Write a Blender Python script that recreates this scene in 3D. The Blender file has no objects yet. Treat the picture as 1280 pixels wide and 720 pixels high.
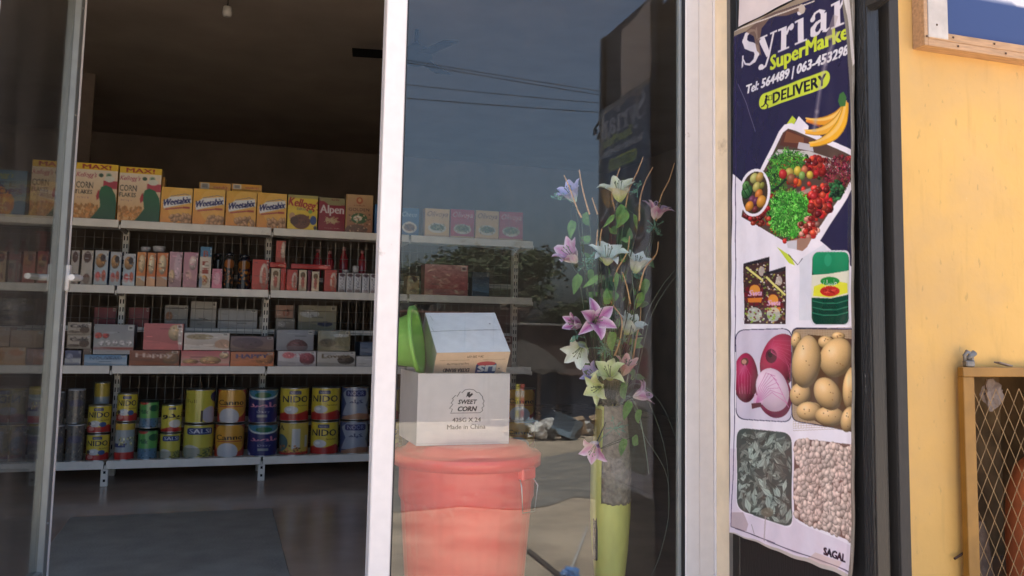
import bpy, bmesh, math, random
import numpy as np
from mathutils import Vector, Matrix

SC = bpy.context.scene
COL = SC.collection
rnd = random.Random(7)
R = math.radians

# ------------------------------------------------------------------ camera
F, CX, CY = 1086.0, 643.9, 305.3
YAW, PIT, ROL = R(18.49), R(5.48), R(-1.08)
fw = np.array([math.sin(YAW)*math.cos(PIT), math.cos(YAW)*math.cos(PIT), math.sin(PIT)])
rt = np.array([math.cos(YAW), -math.sin(YAW), 0.0])
dn = np.cross(fw, rt)
rt, dn = math.cos(ROL)*rt+math.sin(ROL)*dn, -math.sin(ROL)*rt+math.cos(ROL)*dn
CAM = np.array([0.0, -2.4, 0.92])

def at(px, py, Y):
    """place that the photograph pixel shows if it lies at depth Y of the shop"""
    v = rt*(px-CX)/F+dn*(py-CY)/F+fw
    return CAM+v*(Y-CAM[1])/v[1]

cam = bpy.data.cameras.new('camera')
cam.sensor_width = 36.0
cam.lens = 36.0*F/1280
cam.shift_x = (640-CX)/1280
cam.shift_y = (CY-360)/1280
cam.clip_start = 0.05
cam.clip_end = 2000
co = bpy.data.objects.new('camera', cam)
COL.objects.link(co)
mw = Matrix.Identity(4)
for i in range(3):
    mw[i][0], mw[i][1], mw[i][2], mw[i][3] = rt[i], -dn[i], -fw[i], CAM[i]
co.matrix_world = mw
SC.camera = co

# ------------------------------------------------------------------ sky, sun, exposure
SUN_EL = R(68)
W = bpy.data.worlds.new('World')
SC.world = W
W.use_nodes = True
nt = W.node_tree
bg = nt.nodes['Background']
sky = nt.nodes.new('ShaderNodeTexSky')
sky.sky_type = 'NISHITA'
sky.sun_disc = False
sky.sun_elevation = SUN_EL
sky.sun_rotation = R(0)
sky.dust_density = 5.0
sky.air_density = 0.8
sky.ozone_density = 0.6
nt.links.new(sky.outputs[0], bg.inputs[0])
bg.inputs[1].default_value = 0.15
sl = bpy.data.lights.new('sun', 'SUN')
sl.energy = 5.0
sl.angle = R(0.5)
sl.color = (1.0, 0.95, 0.87)
so = bpy.data.objects.new('sun', sl)
so.rotation_euler = (-(math.pi/2-SUN_EL), 0, 0)
COL.objects.link(so)
SC.view_settings.view_transform = 'Standard'
SC.view_settings.look = 'None'
SC.view_settings.exposure = 1.86
SC.view_settings.gamma = 1.0
SC.cycles.use_denoising = True
SC.cycles.max_bounces = 10
SC.cycles.transparent_max_bounces = 16
SC.cycles.sample_clamp_indirect = 4.0

# ------------------------------------------------------------------ helpers
def lin(c):
    c = np.asarray(c, dtype=float)/255.0
    return np.where(c <= 0.04045, c/12.92, ((c+0.055)/1.055)**2.4)

MATS = {}
def mat(name, col=(.5, .5, .5), rough=.6, metal=0.0, noise=0.0, nscale=8.0, bump=0.0, bscale=60.0,
        spec=.5, col2=None, vcol=False, stretch=None, coat=0.0, fac2=(.4, .65), trans=0.0):
    if name in MATS:
        return MATS[name]
    m = bpy.data.materials.new(name)
    m.use_nodes = True
    t = m.node_tree
    b = t.nodes['Principled BSDF']
    b.inputs['Roughness'].default_value = rough
    b.inputs['Metallic'].default_value = metal
    b.inputs['Specular IOR Level'].default_value = spec
    b.inputs['Coat Weight'].default_value = coat
    b.inputs['Coat Roughness'].default_value = .08
    b.inputs['Base Color'].default_value = (*col, 1)
    if trans:
        b.inputs['Subsurface Weight'].default_value = trans
        b.inputs['Subsurface Radius'].default_value = (.01, .01, .01)
    tc = t.nodes.new('ShaderNodeTexCoord')
    src = tc.outputs['Object']
    if stretch:
        mp = t.nodes.new('ShaderNodeMapping')
        mp.inputs['Scale'].default_value = stretch
        t.links.new(src, mp.inputs[0])
        src = mp.outputs[0]
    base = None
    if vcol:
        a = t.nodes.new('ShaderNodeAttribute')
        a.attribute_name = 'Col'
        base = a.outputs['Color']
    if noise > 0 or col2:
        n = t.nodes.new('ShaderNodeTexNoise')
        n.inputs['Scale'].default_value = nscale
        n.inputs['Detail'].default_value = 6
        n.inputs['Roughness'].default_value = .65
        t.links.new(src, n.inputs['Vector'])
        if col2:
            mr = t.nodes.new('ShaderNodeMapRange')
            mr.inputs[1].default_value, mr.inputs[2].default_value = fac2
            t.links.new(n.outputs[0], mr.inputs[0])
            mx = t.nodes.new('ShaderNodeMix')
            mx.data_type = 'RGBA'
            t.links.new(mr.outputs[0], mx.inputs[0])
            if base is not None:
                t.links.new(base, mx.inputs[6])
            else:
                mx.inputs[6].default_value = (*col, 1)
            mx.inputs[7].default_value = (*col2, 1)
            base = mx.outputs[2]
        if noise > 0:
            n2 = t.nodes.new('ShaderNodeTexNoise')
            n2.inputs['Scale'].default_value = nscale*2.3
            n2.inputs['Detail'].default_value = 5
            t.links.new(src, n2.inputs['Vector'])
            mr = t.nodes.new('ShaderNodeMapRange')
            mr.inputs[1].default_value, mr.inputs[2].default_value = .3, .7
            mr.inputs[3].default_value, mr.inputs[4].default_value = 1-noise, 1+noise*.5
            t.links.new(n2.outputs[0], mr.inputs[0])
            hs = t.nodes.new('ShaderNodeHueSaturation')
            t.links.new(mr.outputs[0], hs.inputs['Value'])
            if base is not None:
                t.links.new(base, hs.inputs['Color'])
            else:
                hs.inputs['Color'].default_value = (*col, 1)
            base = hs.outputs[0]
    if base is not None:
        t.links.new(base, b.inputs['Base Color'])
    if bump > 0:
        n = t.nodes.new('ShaderNodeTexNoise')
        n.inputs['Scale'].default_value = bscale
        n.inputs['Detail'].default_value = 5
        t.links.new(src, n.inputs['Vector'])
        bp = t.nodes.new('ShaderNodeBump')
        bp.inputs['Strength'].default_value = bump
        bp.inputs['Distance'].default_value = .01
        t.links.new(n.outputs[0], bp.inputs['Height'])
        t.links.new(bp.outputs[0], b.inputs['Normal'])
    MATS[name] = m
    return m

def glass_mat(name, tint, r0=.040, dirt_haze=.03, graze=.95):
    m = bpy.data.materials.new(name)
    m.use_nodes = True
    t = m.node_tree
    t.nodes.clear()
    out = t.nodes.new('ShaderNodeOutputMaterial')
    tr = t.nodes.new('ShaderNodeBsdfTransparent')
    tr.inputs[0].default_value = (*tint, 1)
    gl = t.nodes.new('ShaderNodeBsdfGlossy')
    gl.inputs['Roughness'].default_value = 0.0
    gl.inputs[0].default_value = (.95, 1, 1, 1)
    g = t.nodes.new('ShaderNodeNewGeometry')
    dt = t.nodes.new('ShaderNodeVectorMath'); dt.operation = 'DOT_PRODUCT'
    t.links.new(g.outputs['Incoming'], dt.inputs[0]); t.links.new(g.outputs['Normal'], dt.inputs[1])
    def M(op, a, b=None):
        n = t.nodes.new('ShaderNodeMath'); n.operation = op
        for i, v in enumerate((a, b)):
            if v is None: continue
            if isinstance(v, (int, float)): n.inputs[i].default_value = v
            else: t.links.new(v, n.inputs[i])
        return n.outputs[0]
    c = M('ABSOLUTE', dt.outputs['Value'])
    k = M('POWER', M('SUBTRACT', 1.0, c), 5.0)
    fr = M('ADD', M('MULTIPLY', k, graze), r0)
    mx = t.nodes.new('ShaderNodeMixShader')
    t.links.new(fr, mx.inputs[0]); t.links.new(tr.outputs[0], mx.inputs[1]); t.links.new(gl.outputs[0], mx.inputs[2])
    # uneven film of dust; on the door leaf also haze painted for a reflection
    df = t.nodes.new('ShaderNodeBsdfDiffuse'); df.inputs[0].default_value = (.55, .5, .45, 1)
    tc = t.nodes.new('ShaderNodeTexCoord')
    nz = t.nodes.new('ShaderNodeTexNoise'); nz.inputs['Scale'].default_value = 3.2; nz.inputs['Detail'].default_value = 10; nz.inputs['Roughness'].default_value = .68; nz.inputs['Distortion'].default_value = .8
    mpg = t.nodes.new('ShaderNodeMapping'); mpg.inputs['Scale'].default_value = (1, 1, .35); mpg.inputs['Rotation'].default_value = (0, .35, 0)
    t.links.new(tc.outputs['Object'], mpg.inputs[0]); t.links.new(mpg.outputs[0], nz.inputs['Vector'])
    mr = t.nodes.new('ShaderNodeMapRange'); mr.inputs[1].default_value = .42; mr.inputs[2].default_value = .72
    mr.inputs[3].default_value = dirt_haze*.3; mr.inputs[4].default_value = dirt_haze
    t.links.new(nz.outputs[0], mr.inputs[0])
    m2 = t.nodes.new('ShaderNodeMixShader')
    t.links.new(mr.outputs[0], m2.inputs[0]); t.links.new(mx.outputs[0], m2.inputs[1]); t.links.new(df.outputs[0], m2.inputs[2])
    t.links.new(m2.outputs[0], out.inputs[0])
    MATS[name] = m
    return m

def tag(o, label=None, cat=None, group=None, kind=None):
    if label: o['label'] = label
    if cat: o['category'] = cat
    if group: o['group'] = group
    if kind: o['kind'] = kind
    return o

def empty(name, loc, label=None, cat=None, group=None, kind=None, rz=0):
    o = bpy.data.objects.new(name, None)
    o.empty_display_size = .05
    o.location = loc
    o.rotation_euler = (0, 0, rz)
    COL.objects.link(o)
    return tag(o, label, cat, group, kind)

class MB:
    """collects shapes into one mesh"""
    def __init__(s): s.v, s.f, s.c = [], [], []
    def add(s, vs, fs, col=None):
        n = len(s.v)
        s.v += [tuple(map(float, v)) for v in vs]
        s.f += [tuple(i+n for i in f) for f in fs]
        s.c += [col if col is not None else (1, 1, 1)]*len(vs)
        return s
    def box(s, x0, x1, y0, y1, z0, z1, col=None, M=None):
        vs = [(x, y, z) for z in (z0, z1) for y in (y0, y1) for x in (x0, x1)]
        if M is not None: vs = [tuple(M @ Vector(v)) for v in vs]
        return s.add(vs, [(0, 2, 3, 1), (4, 5, 7, 6), (0, 1, 5, 4), (2, 6, 7, 3), (0, 4, 6, 2), (1, 3, 7, 5)], col)
    def cbox(s, x0, x1, y0, y1, z0, z1, ch=.003, M=None, col=None):
        bm = bmesh.new()
        X, Y, Z = (x0, x1), (y0, y1), (z0, z1)
        for i in (0, 1):
            for j in (0, 1):
                for k in (0, 1):
                    sx, sy, sz = (ch if i == 0 else -ch), (ch if j == 0 else -ch), (ch if k == 0 else -ch)
                    for q in ((0, sy, sz), (sx, 0, sz), (sx, sy, 0)):
                        bm.verts.new((X[i]+q[0], Y[j]+q[1], Z[k]+q[2]))
        bmesh.ops.convex_hull(bm, input=bm.verts)
        bmesh.ops.dissolve_limit(bm, angle_limit=.01, verts=bm.verts, edges=bm.edges)
        bm.verts.index_update()
        vs = [v.co.copy() for v in bm.verts]
        fs = [tuple(v.index for v in f.verts) for f in bm.faces]
        bm.free()
        if M is not None: vs = [M @ v for v in vs]
        return s.add(vs, fs, col)
    def tube(s, pts, rad, n=6, col=None, cap=True):
        pts = [Vector(p) for p in pts]
        rr = rad if isinstance(rad, (list, tuple)) else [rad]*len(pts)
        vs, fs = [], []
        up = Vector((0.31, 0.2, .93)).normalized()
        for i, p in enumerate(pts):
            t = (pts[min(i+1, len(pts)-1)]-pts[max(i-1, 0)]).normalized()
            a = t.cross(up)
            if a.length < .05: a = t.cross(Vector((1, 0, 0)))
            a.normalize(); b = t.cross(a)
            for k in range(n):
                an = 2*math.pi*k/n
                vs.append(p+(a*math.cos(an)+b*math.sin(an))*rr[i])
        for i in range(len(pts)-1):
            for k in range(n):
                fs.append((i*n+k, i*n+(k+1) % n, (i+1)*n+(k+1) % n, (i+1)*n+k))
        if cap:
            fs.append(tuple(range(n))[::-1]); fs.append(tuple((len(pts)-1)*n+k for k in range(n)))
        return s.add(vs, fs, col)
    def lathe(s, prof, n=32, M=None, col=None, caps=(True, True)):
        vs, fs = [], []
        for r_, z_ in prof:
            for k in range(n):
                a = 2*math.pi*k/n
                vs.append(Vector((r_*math.cos(a), r_*math.sin(a), z_)))
        for i in range(len(prof)-1):
            for k in range(n):
                fs.append((i*n+k, i*n+(k+1) % n, (i+1)*n+(k+1) % n, (i+1)*n+k))
        if caps[0]: fs.append(tuple(range(n))[::-1])
        if caps[1]: fs.append(tuple((len(prof)-1)*n+k for k in range(n)))
        if M is not None: vs = [M @ v for v in vs]
        return s.add(vs, fs, col)
    def build(s, name, m, parent=None, smooth=False, loc=None, vc=False, kind=None):
        me = bpy.data.meshes.new(name)
        me.from_pydata(s.v, [], s.f)
        if vc:
            a = me.color_attributes.new('Col', 'FLOAT_COLOR', 'POINT')
            arr = np.ones((len(s.v), 4), dtype=np.float32)
            arr[:, :3] = np.array(s.c, dtype=np.float32)
            a.data.foreach_set('color', arr.ravel())
        if smooth:
            me.polygons.foreach_set('use_smooth', [True]*len(me.polygons))
        me.materials.append(m)
        me.update()
        o = bpy.data.objects.new(name, me)
        COL.objects.link(o)
        if parent is not None:
            o.parent = parent
            if loc is None:
                o.matrix_parent_inverse = Matrix.Identity(4)
        if loc is not None: o.location = loc
        if kind: o['kind'] = kind
        return o

def world_part(mb, name, m, root, smooth=False, vc=False, kind=None):
    """mesh given in world coordinates, hung under an unrotated root"""
    l = root.location
    mb.v = [(x-l.x, y-l.y, z-l.z) for x, y, z in mb.v]
    return mb.build(name, m, root, smooth, vc=vc, kind=kind)

# ------------------------------------------------------------------ printing (flat print as vertex colour)
_TX = {}
def glyphs(s, bold, shear):
    k = (s, bold, shear)
    if k not in _TX:
        c = bpy.data.curves.new('t', 'FONT')
        c.body = s; c.offset = bold; c.shear = shear; c.resolution_u = 2
        o = bpy.data.objects.new('t', c)
        COL.objects.link(o)
        dg = bpy.context.evaluated_depsgraph_get()
        me = o.evaluated_get(dg).to_mesh()
        v = np.array([p.co[:2] for p in me.vertices]) if len(me.vertices) else np.zeros((3, 2))
        me.calc_loop_triangles()
        tr = np.array([t.vertices[:] for t in me.loop_triangles]) if len(me.loop_triangles) else np.zeros((0, 3), int)
        o.evaluated_get(dg).to_mesh_clear()
        bpy.data.objects.remove(o); bpy.data.curves.remove(c)
        _TX[k] = (v, tr)
    return _TX[k]

class Cv:
    def __init__(s, w, h, bg, T=None):
        s.w, s.h = int(w)*2, int(h)*2
        s.a = np.zeros((s.h, s.w, 3)); s.a[:] = bg
        s.T = T or (lambda x, y: (x, y))
    def P(s, x, y):
        u, v = s.T(x, y)
        return u*s.w, v*s.h
    def raw(s, pts, col, al=1.0, col2=None, nz=0.0):
        p = np.array(pts, dtype=float)
        x0, y0 = np.floor(p.min(0)).astype(int); x1, y1 = np.ceil(p.max(0)).astype(int)
        x0, y0, x1, y1 = max(x0, 0), max(y0, 0), min(x1, s.w), min(y1, s.h)
        if x1 <= x0 or y1 <= y0: return
        yy, xx = np.mgrid[y0:y1, x0:x1]+.5
        ins = np.zeros(xx.shape, bool)
        n = len(p)
        for i in range(n):
            ax, ay = p[i]; bx, by = p[(i+1) % n]
            if ay == by: continue
            c = ((ay > yy) != (by > yy)) & (xx < (bx-ax)*(yy-ay)/(by-ay)+ax)
            ins ^= c
        sub = s.a[y0:y1, x0:x1]
        c = np.array(col, float)
        if col2 is not None:
            t = ((yy-y0)/max(1, y1-y0))[..., None]
            cc = c*(1-t)+np.array(col2, float)*t
        else:
            cc = np.broadcast_to(c, sub.shape).copy()
        if nz:
            g = NR.standard_normal(xx.shape)[..., None]*nz
            cc = np.clip(cc+g, 0, 255)
        sub[ins] = sub[ins]*(1-al)+cc[ins]*al
    def poly(s, pts, col, al=1.0, col2=None, nz=0.0):
        s.raw([s.P(*q) for q in pts], col, al, col2, nz)
    def rect(s, x0, y0, x1, y1, col, al=1.0, col2=None, nz=0.0):
        s.poly([(x0, y0), (x1, y0), (x1, y1), (x0, y1)], col, al, col2, nz)
    def ell(s, cx, cy, rx, ry, col, al=1.0, rot=0, col2=None, n=18, nz=0.0):
        c, d = math.cos(rot), math.sin(rot)
        s.poly([(cx+rx*math.cos(t)*c-ry*math.sin(t)*d, cy+rx*math.cos(t)*d+ry*math.sin(t)*c)
                for t in [2*math.pi*k/n for k in range(n)]], col, al, col2, nz)
    def blob(s, cx, cy, rx, ry, col, rot=0, hi=.35, lo=.3, n=12, nz=0.0):
        """rounded, softly modelled oval as a printed photograph shows it"""
        col = np.array(col, float)
        c, d = math.cos(rot), math.sin(rot)
        o = np.array(s.P(cx, cy)); e1 = np.array(s.P(cx+rx*c, cy+rx*d))-o; e2 = np.array(s.P(cx-ry*d, cy+ry*c))-o
        ex = abs(e1[0])+abs(e2[0])+1; ey = abs(e1[1])+abs(e2[1])+1
        x0, x1 = max(0, int(o[0]-ex)), min(s.w, int(o[0]+ex)+1); y0, y1 = max(0, int(o[1]-ey)), min(s.h, int(o[1]+ey)+1)
        if x1 <= x0 or y1 <= y0: return
        yy, xx = np.mgrid[y0:y1, x0:x1]+.5
        det = e1[0]*e2[1]-e1[1]*e2[0]
        if abs(det) < 1e-6: return
        dx, dy = xx-o[0], yy-o[1]
        u = (dx*e2[1]-dy*e2[0])/det; v = (dy*e1[0]-dx*e1[1])/det
        r2 = u*u+v*v
        ins = r2 < 1
        h = np.sqrt(np.clip(1-r2, 0, 1))
        gu, gv = u*c-v*d, u*d+v*c
        sh = np.clip(h*.75-gu*.3-gv*.42, -.2, 1.1)
        out = col*(1-lo*1.35+lo*1.75*np.clip(sh, 0, 1))[..., None]
        g = np.exp(-((gu+.3)**2+(gv+.35)**2)/.09)[..., None]
        out = out+(255-out)*g*hi*.7
        if nz: out = out+NR.standard_normal(xx.shape)[..., None]*nz
        sub = s.a[y0:y1, x0:x1]
        sub[ins] = np.clip(out, 0, 255)[ins]
    def rrect(s, x0, y0, x1, y1, rx, ry, col, al=1.0, col2=None, nz=0.0):
        pts = []
        for cx, cy, a0 in ((x1-rx, y0+ry, -90), (x1-rx, y1-ry, 0), (x0+rx, y1-ry, 90), (x0+rx, y0+ry, 180)):
            for k in range(7):
                a = R(a0+k*15)
                pts.append((cx+rx*math.cos(a), cy+ry*math.sin(a)))
        s.poly(pts, col, al, col2, nz)
    def stroke(s, pts, wd, col, al=1.0):
        """line of varying width, in input coordinates"""
        n = len(pts)
        wd = wd if isinstance(wd, (list, tuple)) else [wd]*n
        L, Q = [], []
        for i in range(n):
            ax, ay = pts[max(i-1, 0)]; bx, by = pts[min(i+1, n-1)]
            l = math.hypot(bx-ax, by-ay) or 1
            nx, ny = -(by-ay)/l*wd[i]/2, (bx-ax)/l*wd[i]/2
            L.append((pts[i][0]+nx, pts[i][1]+ny)); Q.append((pts[i][0]-nx, pts[i][1]-ny))
        for i in range(n-1):
            s.poly([L[i], L[i+1], Q[i+1], Q[i]], col, al)
            if i: s.ell(pts[i][0], pts[i][1], wd[i]/2, wd[i]/2, col, al, n=8)
    def text(s, st, x0, y0, x1, y1, col, bold=.0, shear=0.0, skew=0.0, flip=False, al=1.0, raw=False):
        """letters whose inked box fills x0..x1 wide; caps reach from baseline y1 up to y0"""
        v, tr = glyphs(st, 0.0, shear)
        if len(tr) == 0: return
        mn, mx = v.min(0), v.max(0)
        if raw: bx0, by0, bx1, by1 = x0, y0, x1, y1
        else:
            (bx0, by0), (bx1, by1) = s.P(x0, y0), s.P(x1, y1)
        u = (v[:, 0]-mn[0])/(mx[0]-mn[0])
        w = v[:, 1]/.70 if mn[1] > -1.5 else v[:, 1]
        if flip: u = 1-u; w = 1-w
        X = bx0+u*(bx1-bx0)
        Y = by1-w*(by1-by0)+skew*(u)*(by1-by0)
        P = np.stack([X, Y], 1)
        c = np.array(col, float)
        x_0, y_0 = np.floor(P.min(0)).astype(int)-4; x_1, y_1 = np.ceil(P.max(0)).astype(int)+4
        x_0, y_0, x_1, y_1 = max(x_0, 0), max(y_0, 0), min(x_1, s.w), min(y_1, s.h)
        if x_1 <= x_0 or y_1 <= y_0: return
        mask = np.zeros((y_1-y_0, x_1-x_0), bool)
        for t in tr:
            a, b, d = P[t]
            qx0, qx1 = int(max(x_0, min(a[0], b[0], d[0])-1)), int(min(x_1, max(a[0], b[0], d[0])+2))
            qy0, qy1 = int(max(y_0, min(a[1], b[1], d[1])-1)), int(min(y_1, max(a[1], b[1], d[1])+2))
            if qx1 <= qx0 or qy1 <= qy0: continue
            yy, xx = np.mgrid[qy0:qy1, qx0:qx1]+.5
            e1 = (b[0]-a[0])*(yy-a[1])-(b[1]-a[1])*(xx-a[0])
            e2 = (d[0]-b[0])*(yy-b[1])-(d[1]-b[1])*(xx-b[0])
            e3 = (a[0]-d[0])*(yy-d[1])-(a[1]-d[1])*(xx-d[0])
            m = ((e1 >= 0) & (e2 >= 0) & (e3 >= 0)) | ((e1 <= 0) & (e2 <= 0) & (e3 <= 0))
            mask[qy0-y_0:qy1-y_0, qx0-x_0:qx1-x_0] |= m
        kx = int(round(bold*1.0*abs(bx1-bx0)/(mx[0]-mn[0])))
        ky = int(round(bold*.35*abs(by1-by0)/.7))
        if kx or ky:
            m0 = mask.copy()
            for dx in range(-kx, kx+1):
                for dy in range(-ky, ky+1):
                    if dx or dy:
                        r_ = np.roll(np.roll(m0, dx, 1), dy, 0)
                        mask |= r_
        sub = s.a[y_0:y_1, x_0:x_1]
        sub[mask] = sub[mask]*(1-al)+c*al
    def out(s, dull=0.0):
        h, w = s.h//2, s.w//2
        im = np.clip(s.a.reshape(h, 2, w, 2, 3).mean((1, 3)), 0, 255)
        if dull:
            im = im*(1-dull)+(im.mean(-1, keepdims=True)*.75+30)*dull
        return lin(im)

NR = np.random.default_rng(3)

def grid_obj(name, img, fn, m, parent=None, extra=None, smooth=False):
    """img (h,w,3) linear colours; fn(u,v)->xyz arrays, v runs down; extra = MB with more faces"""
    h, w = img.shape[:2]
    u, v = np.meshgrid(np.linspace(0, 1, w), np.linspace(0, 1, h))
    X, Y, Z = fn(u, v)
    V = np.stack([X, Y, Z], -1).reshape(-1, 3)
    idx = np.arange(h*w).reshape(h, w)
    Q = np.stack([idx[:-1, :-1], idx[1:, :-1], idx[1:, 1:], idx[:-1, 1:]], -1).reshape(-1, 4)
    C = np.ones((len(V), 4), np.float32); C[:, :3] = img.reshape(-1, 3)
    ev, ef, ec = (extra.v, extra.f, extra.c) if extra else ([], [], [])
    n0 = len(V)
    nv = n0+len(ev)
    me = bpy.data.meshes.new(name)
    lens = [4]*len(Q)+[len(f) for f in ef]
    loops = np.concatenate([Q.ravel(), np.array([i+n0 for f in ef for i in f], dtype=np.int64)]) if ef else Q.ravel()
    me.vertices.add(nv)
    AV = np.vstack([V, np.array(ev).reshape(-1, 3)]) if ev else V
    me.vertices.foreach_set('co', AV.astype(np.float32).ravel())
    me.loops.add(len(loops)); me.loops.foreach_set('vertex_index', loops.astype(np.int32))
    me.polygons.add(len(lens))
    st = np.concatenate([[0], np.cumsum(lens)[:-1]]).astype(np.int32)
    me.polygons.foreach_set('loop_start', st)
    me.update(calc_edges=True)
    a = me.color_attributes.new('Col', 'FLOAT_COLOR', 'POINT')
    if ev:
        E_ = np.ones((len(ev), 4), np.float32); E_[:, :3] = np.array(ec)
        C = np.vstack([C, E_])
    a.data.foreach_set('color', C.ravel())
    if smooth: me.polygons.foreach_set('use_smooth', [i < len(Q) for i in range(len(lens))])
    me.materials.append(m)
    me.validate()
    o = bpy.data.objects.new(name, me)
    COL.objects.link(o)
    if parent is not None: o.parent = parent
    return o

M_card = mat('printed_card', rough=.42, vcol=True, noise=.06, nscale=14, bump=.08, bscale=25)
M_film = mat('printed_film', rough=.22, vcol=True, bump=.5, bscale=22, coat=.4)
M_tinp = mat('printed_tin', rough=.28, vcol=True, coat=.3, noise=.04, nscale=10)
M_tin = mat('tin_plate', (.62, .62, .6), .3, 1.0, noise=.1)
M_clearlid = mat('frosted_plastic', (.5, .5, .52), .25, coat=.5)

def printed_box(name, img, w, d, h, side, top=None, mtl=None):
    """carton standing on z=0, front face at y=-d/2"""
    e = MB()
    hw, hd = w/2, d/2
    side = tuple(lin(side)); top = tuple(lin(top)) if top is not None else side
    e.add([(-hw, -hd, 0), (-hw, hd, 0), (-hw, hd, h), (-hw, -hd, h)], [(0, 3, 2, 1)], side)
    e.add([(hw, -hd, 0), (hw, hd, 0), (hw, hd, h), (hw, -hd, h)], [(0, 1, 2, 3)], side)
    e.add([(-hw, hd, 0), (hw, hd, 0), (hw, hd, h), (-hw, hd, h)], [(0, 3, 2, 1)], side)
    e.add([(-hw, -hd, h), (hw, -hd, h), (hw, hd, h), (-hw, hd, h)], [(0, 1, 2, 3)], top)
    e.add([(-hw, -hd, 0), (hw, -hd, 0), (hw, hd, 0), (-hw, hd, 0)], [(0, 3, 2, 1)], side)
    def fn(u, v):
        b = .0035*np.sin(np.pi*u)*np.sin(np.pi*v)
        return (u-.5)*w, -hd-b, (1-v)*h
    return grid_obj(name, img, fn, mtl or M_card, extra=e)

def pouch(name, img, w, d, h, side):
    side = lin(side)
    def fn(u, v):
        bul = np.sin(np.pi*np.clip(u, 0, 1))**.5*np.clip(np.sin(np.pi*v), 0, 1)**.35
        wr = .004*np.sin(v*37+u*5)*np.sin(np.pi*u)
        return (u-.5)*w*(1+.03*np.cos(v*6.28)), -d/2*bul+wr, (1-v)*h
    e = MB()
    n = 9
    vs, fs = [], []
    for j in range(n):
        for i in range(n):
            u, v = i/(n-1), j/(n-1)
            X, Y, Z = fn(np.array(u), np.array(v))
            vs.append((float(X), -float(Y)+.0005, float(Z)))
    for j in range(n-1):
        for i in range(n-1):
            fs.append((j*n+i, j*n+i+1, (j+1)*n+i+1, (j+1)*n+i))
    e.add(vs, fs, tuple(side))
    return grid_obj(name, img, fn, M_film, extra=e, smooth=True)

def can_obj(img, r, h, back, lidm=None, name='tin'):
    """root empty > tin_body, lid, rim"""
    root = empty(name, (0, 0, 0))
    span = math.pi*1.05
    def fn(u, v):
        a = -math.pi/2+(u-.5)*span
        rr = r*(1-.012*(np.abs(v-.5) > .47))
        return rr*np.cos(a), rr*np.sin(a), (1-v)*h
    e = MB()
    n = 16
    vs, fs = [], []
    for k in range(n+1):
        a = -math.pi/2+span/2+(2*math.pi-span)*k/n
        vs += [(r*math.cos(a), r*math.sin(a), 0), (r*math.cos(a), r*math.sin(a), h)]
    for k in range(n): fs.append((2*k, 2*k+2, 2*k+3, 2*k+1))
    e.add(vs, fs, tuple(lin(back)))
    grid_obj('tin_body', img, fn, M_tinp, root, e, smooth=True)
    MB().lathe([(r*.985, .0), (r*1.012, .0), (r*1.012, .005), (r*.99, .006)], 28).build('base_rim', M_tin, root, True)
    MB().lathe([(r*.99, h-.006), (r*1.014, h-.005), (r*1.014, h), (r*.95, h+.001), (r*.93, h-.003), (.001, h-.003)], 28).build('lid', lidm or M_tin, root, True)
    return root

def copy_tree(o, parent=None):
    c = o.copy(); COL.objects.link(c)
    if parent is not None: c.parent = parent
    for ch in list(o.children): copy_tree(ch, c)
    return c
# ------------------------------------------------------------------ materials of the place
def wall_paint():
    m = mat('yellow_wall_paint', (.78, .475, .135), .62, noise=.05, nscale=2.0, bump=.35, bscale=14, col2=(.66, .42, .17), fac2=(.45, .75))
    t = m.node_tree; b = t.nodes['Principled BSDF']
    tc = [n for n in t.nodes if n.bl_idname == 'ShaderNodeTexCoord'][0]
    cur = b.inputs['Base Color'].links[0].from_socket
    for sc, lo_, hi_, colr, st, op in ((1.0, .56, .74, (.50, .30, .09), (30, 30, 4), .28), (1.0, .66, .72, (.36, .23, .09), (38, 38, 20), .4), (1.0, .71, .73, (.74, .60, .36), (60, 60, 30), .45), (1.0, .5, .8, (.56, .34, .11), (1.3, 1, .8), .5)):
        mp = t.nodes.new('ShaderNodeMapping'); mp.inputs['Scale'].default_value = st
        mp.inputs['Location'].default_value = (st[2], 3, 1)
        t.links.new(tc.outputs['Object'], mp.inputs[0])
        n = t.nodes.new('ShaderNodeTexNoise'); n.inputs['Scale'].default_value = sc; n.inputs['Detail'].default_value = 4
        t.links.new(mp.outputs[0], n.inputs['Vector'])
        mr = t.nodes.new('ShaderNodeMapRange'); mr.inputs[1].default_value = lo_; mr.inputs[2].default_value = hi_; mr.inputs[4].default_value = op
        t.links.new(n.outputs[0], mr.inputs[0])
        mx = t.nodes.new('ShaderNodeMix'); mx.data_type = 'RGBA'
        t.links.new(mr.outputs[0], mx.inputs[0]); t.links.new(cur, mx.inputs[6]); mx.inputs[7].default_value = (*colr, 1)
        cur = mx.outputs[2]
    t.links.new(cur, b.inputs['Base Color'])
    return m
M_yellow = wall_paint()
M_cream = mat('lit_reveal_paint', (.86, .70, .48), .6, noise=.10, nscale=6, bump=.15, bscale=40, col2=(.45, .33, .2), fac2=(.66, .8))  # yellow wall paint lightened; the light on the reveal is put into its colour
M_white = mat('white_powder_coat', (.84, .79, .76), .33, noise=.04, nscale=14, col2=(.50, .43, .36), fac2=(.66, .76))
M_greyal = mat('grey_aluminium', (.34, .36, .35), .4, .3, noise=.1)
M_gasket = mat('black_rubber', (.015, .015, .017), .5)
M_dull = mat('dull_brown_plaster', (.25, .205, .175), .9, noise=.2, nscale=1.3)
M_ceil = mat('smoke_brown_ceiling', (.36, .30, .25), .9, noise=.15, nscale=1)
M_floor = mat('brown_floor_tile', (.42, .33, .27), .18, noise=.15, nscale=2.2, bump=.03, bscale=5, spec=.35)
M_mat = mat('grey_floor_mat', (.29, .295, .265), .7, noise=.2, nscale=3, bump=.2, bscale=90)
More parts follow.
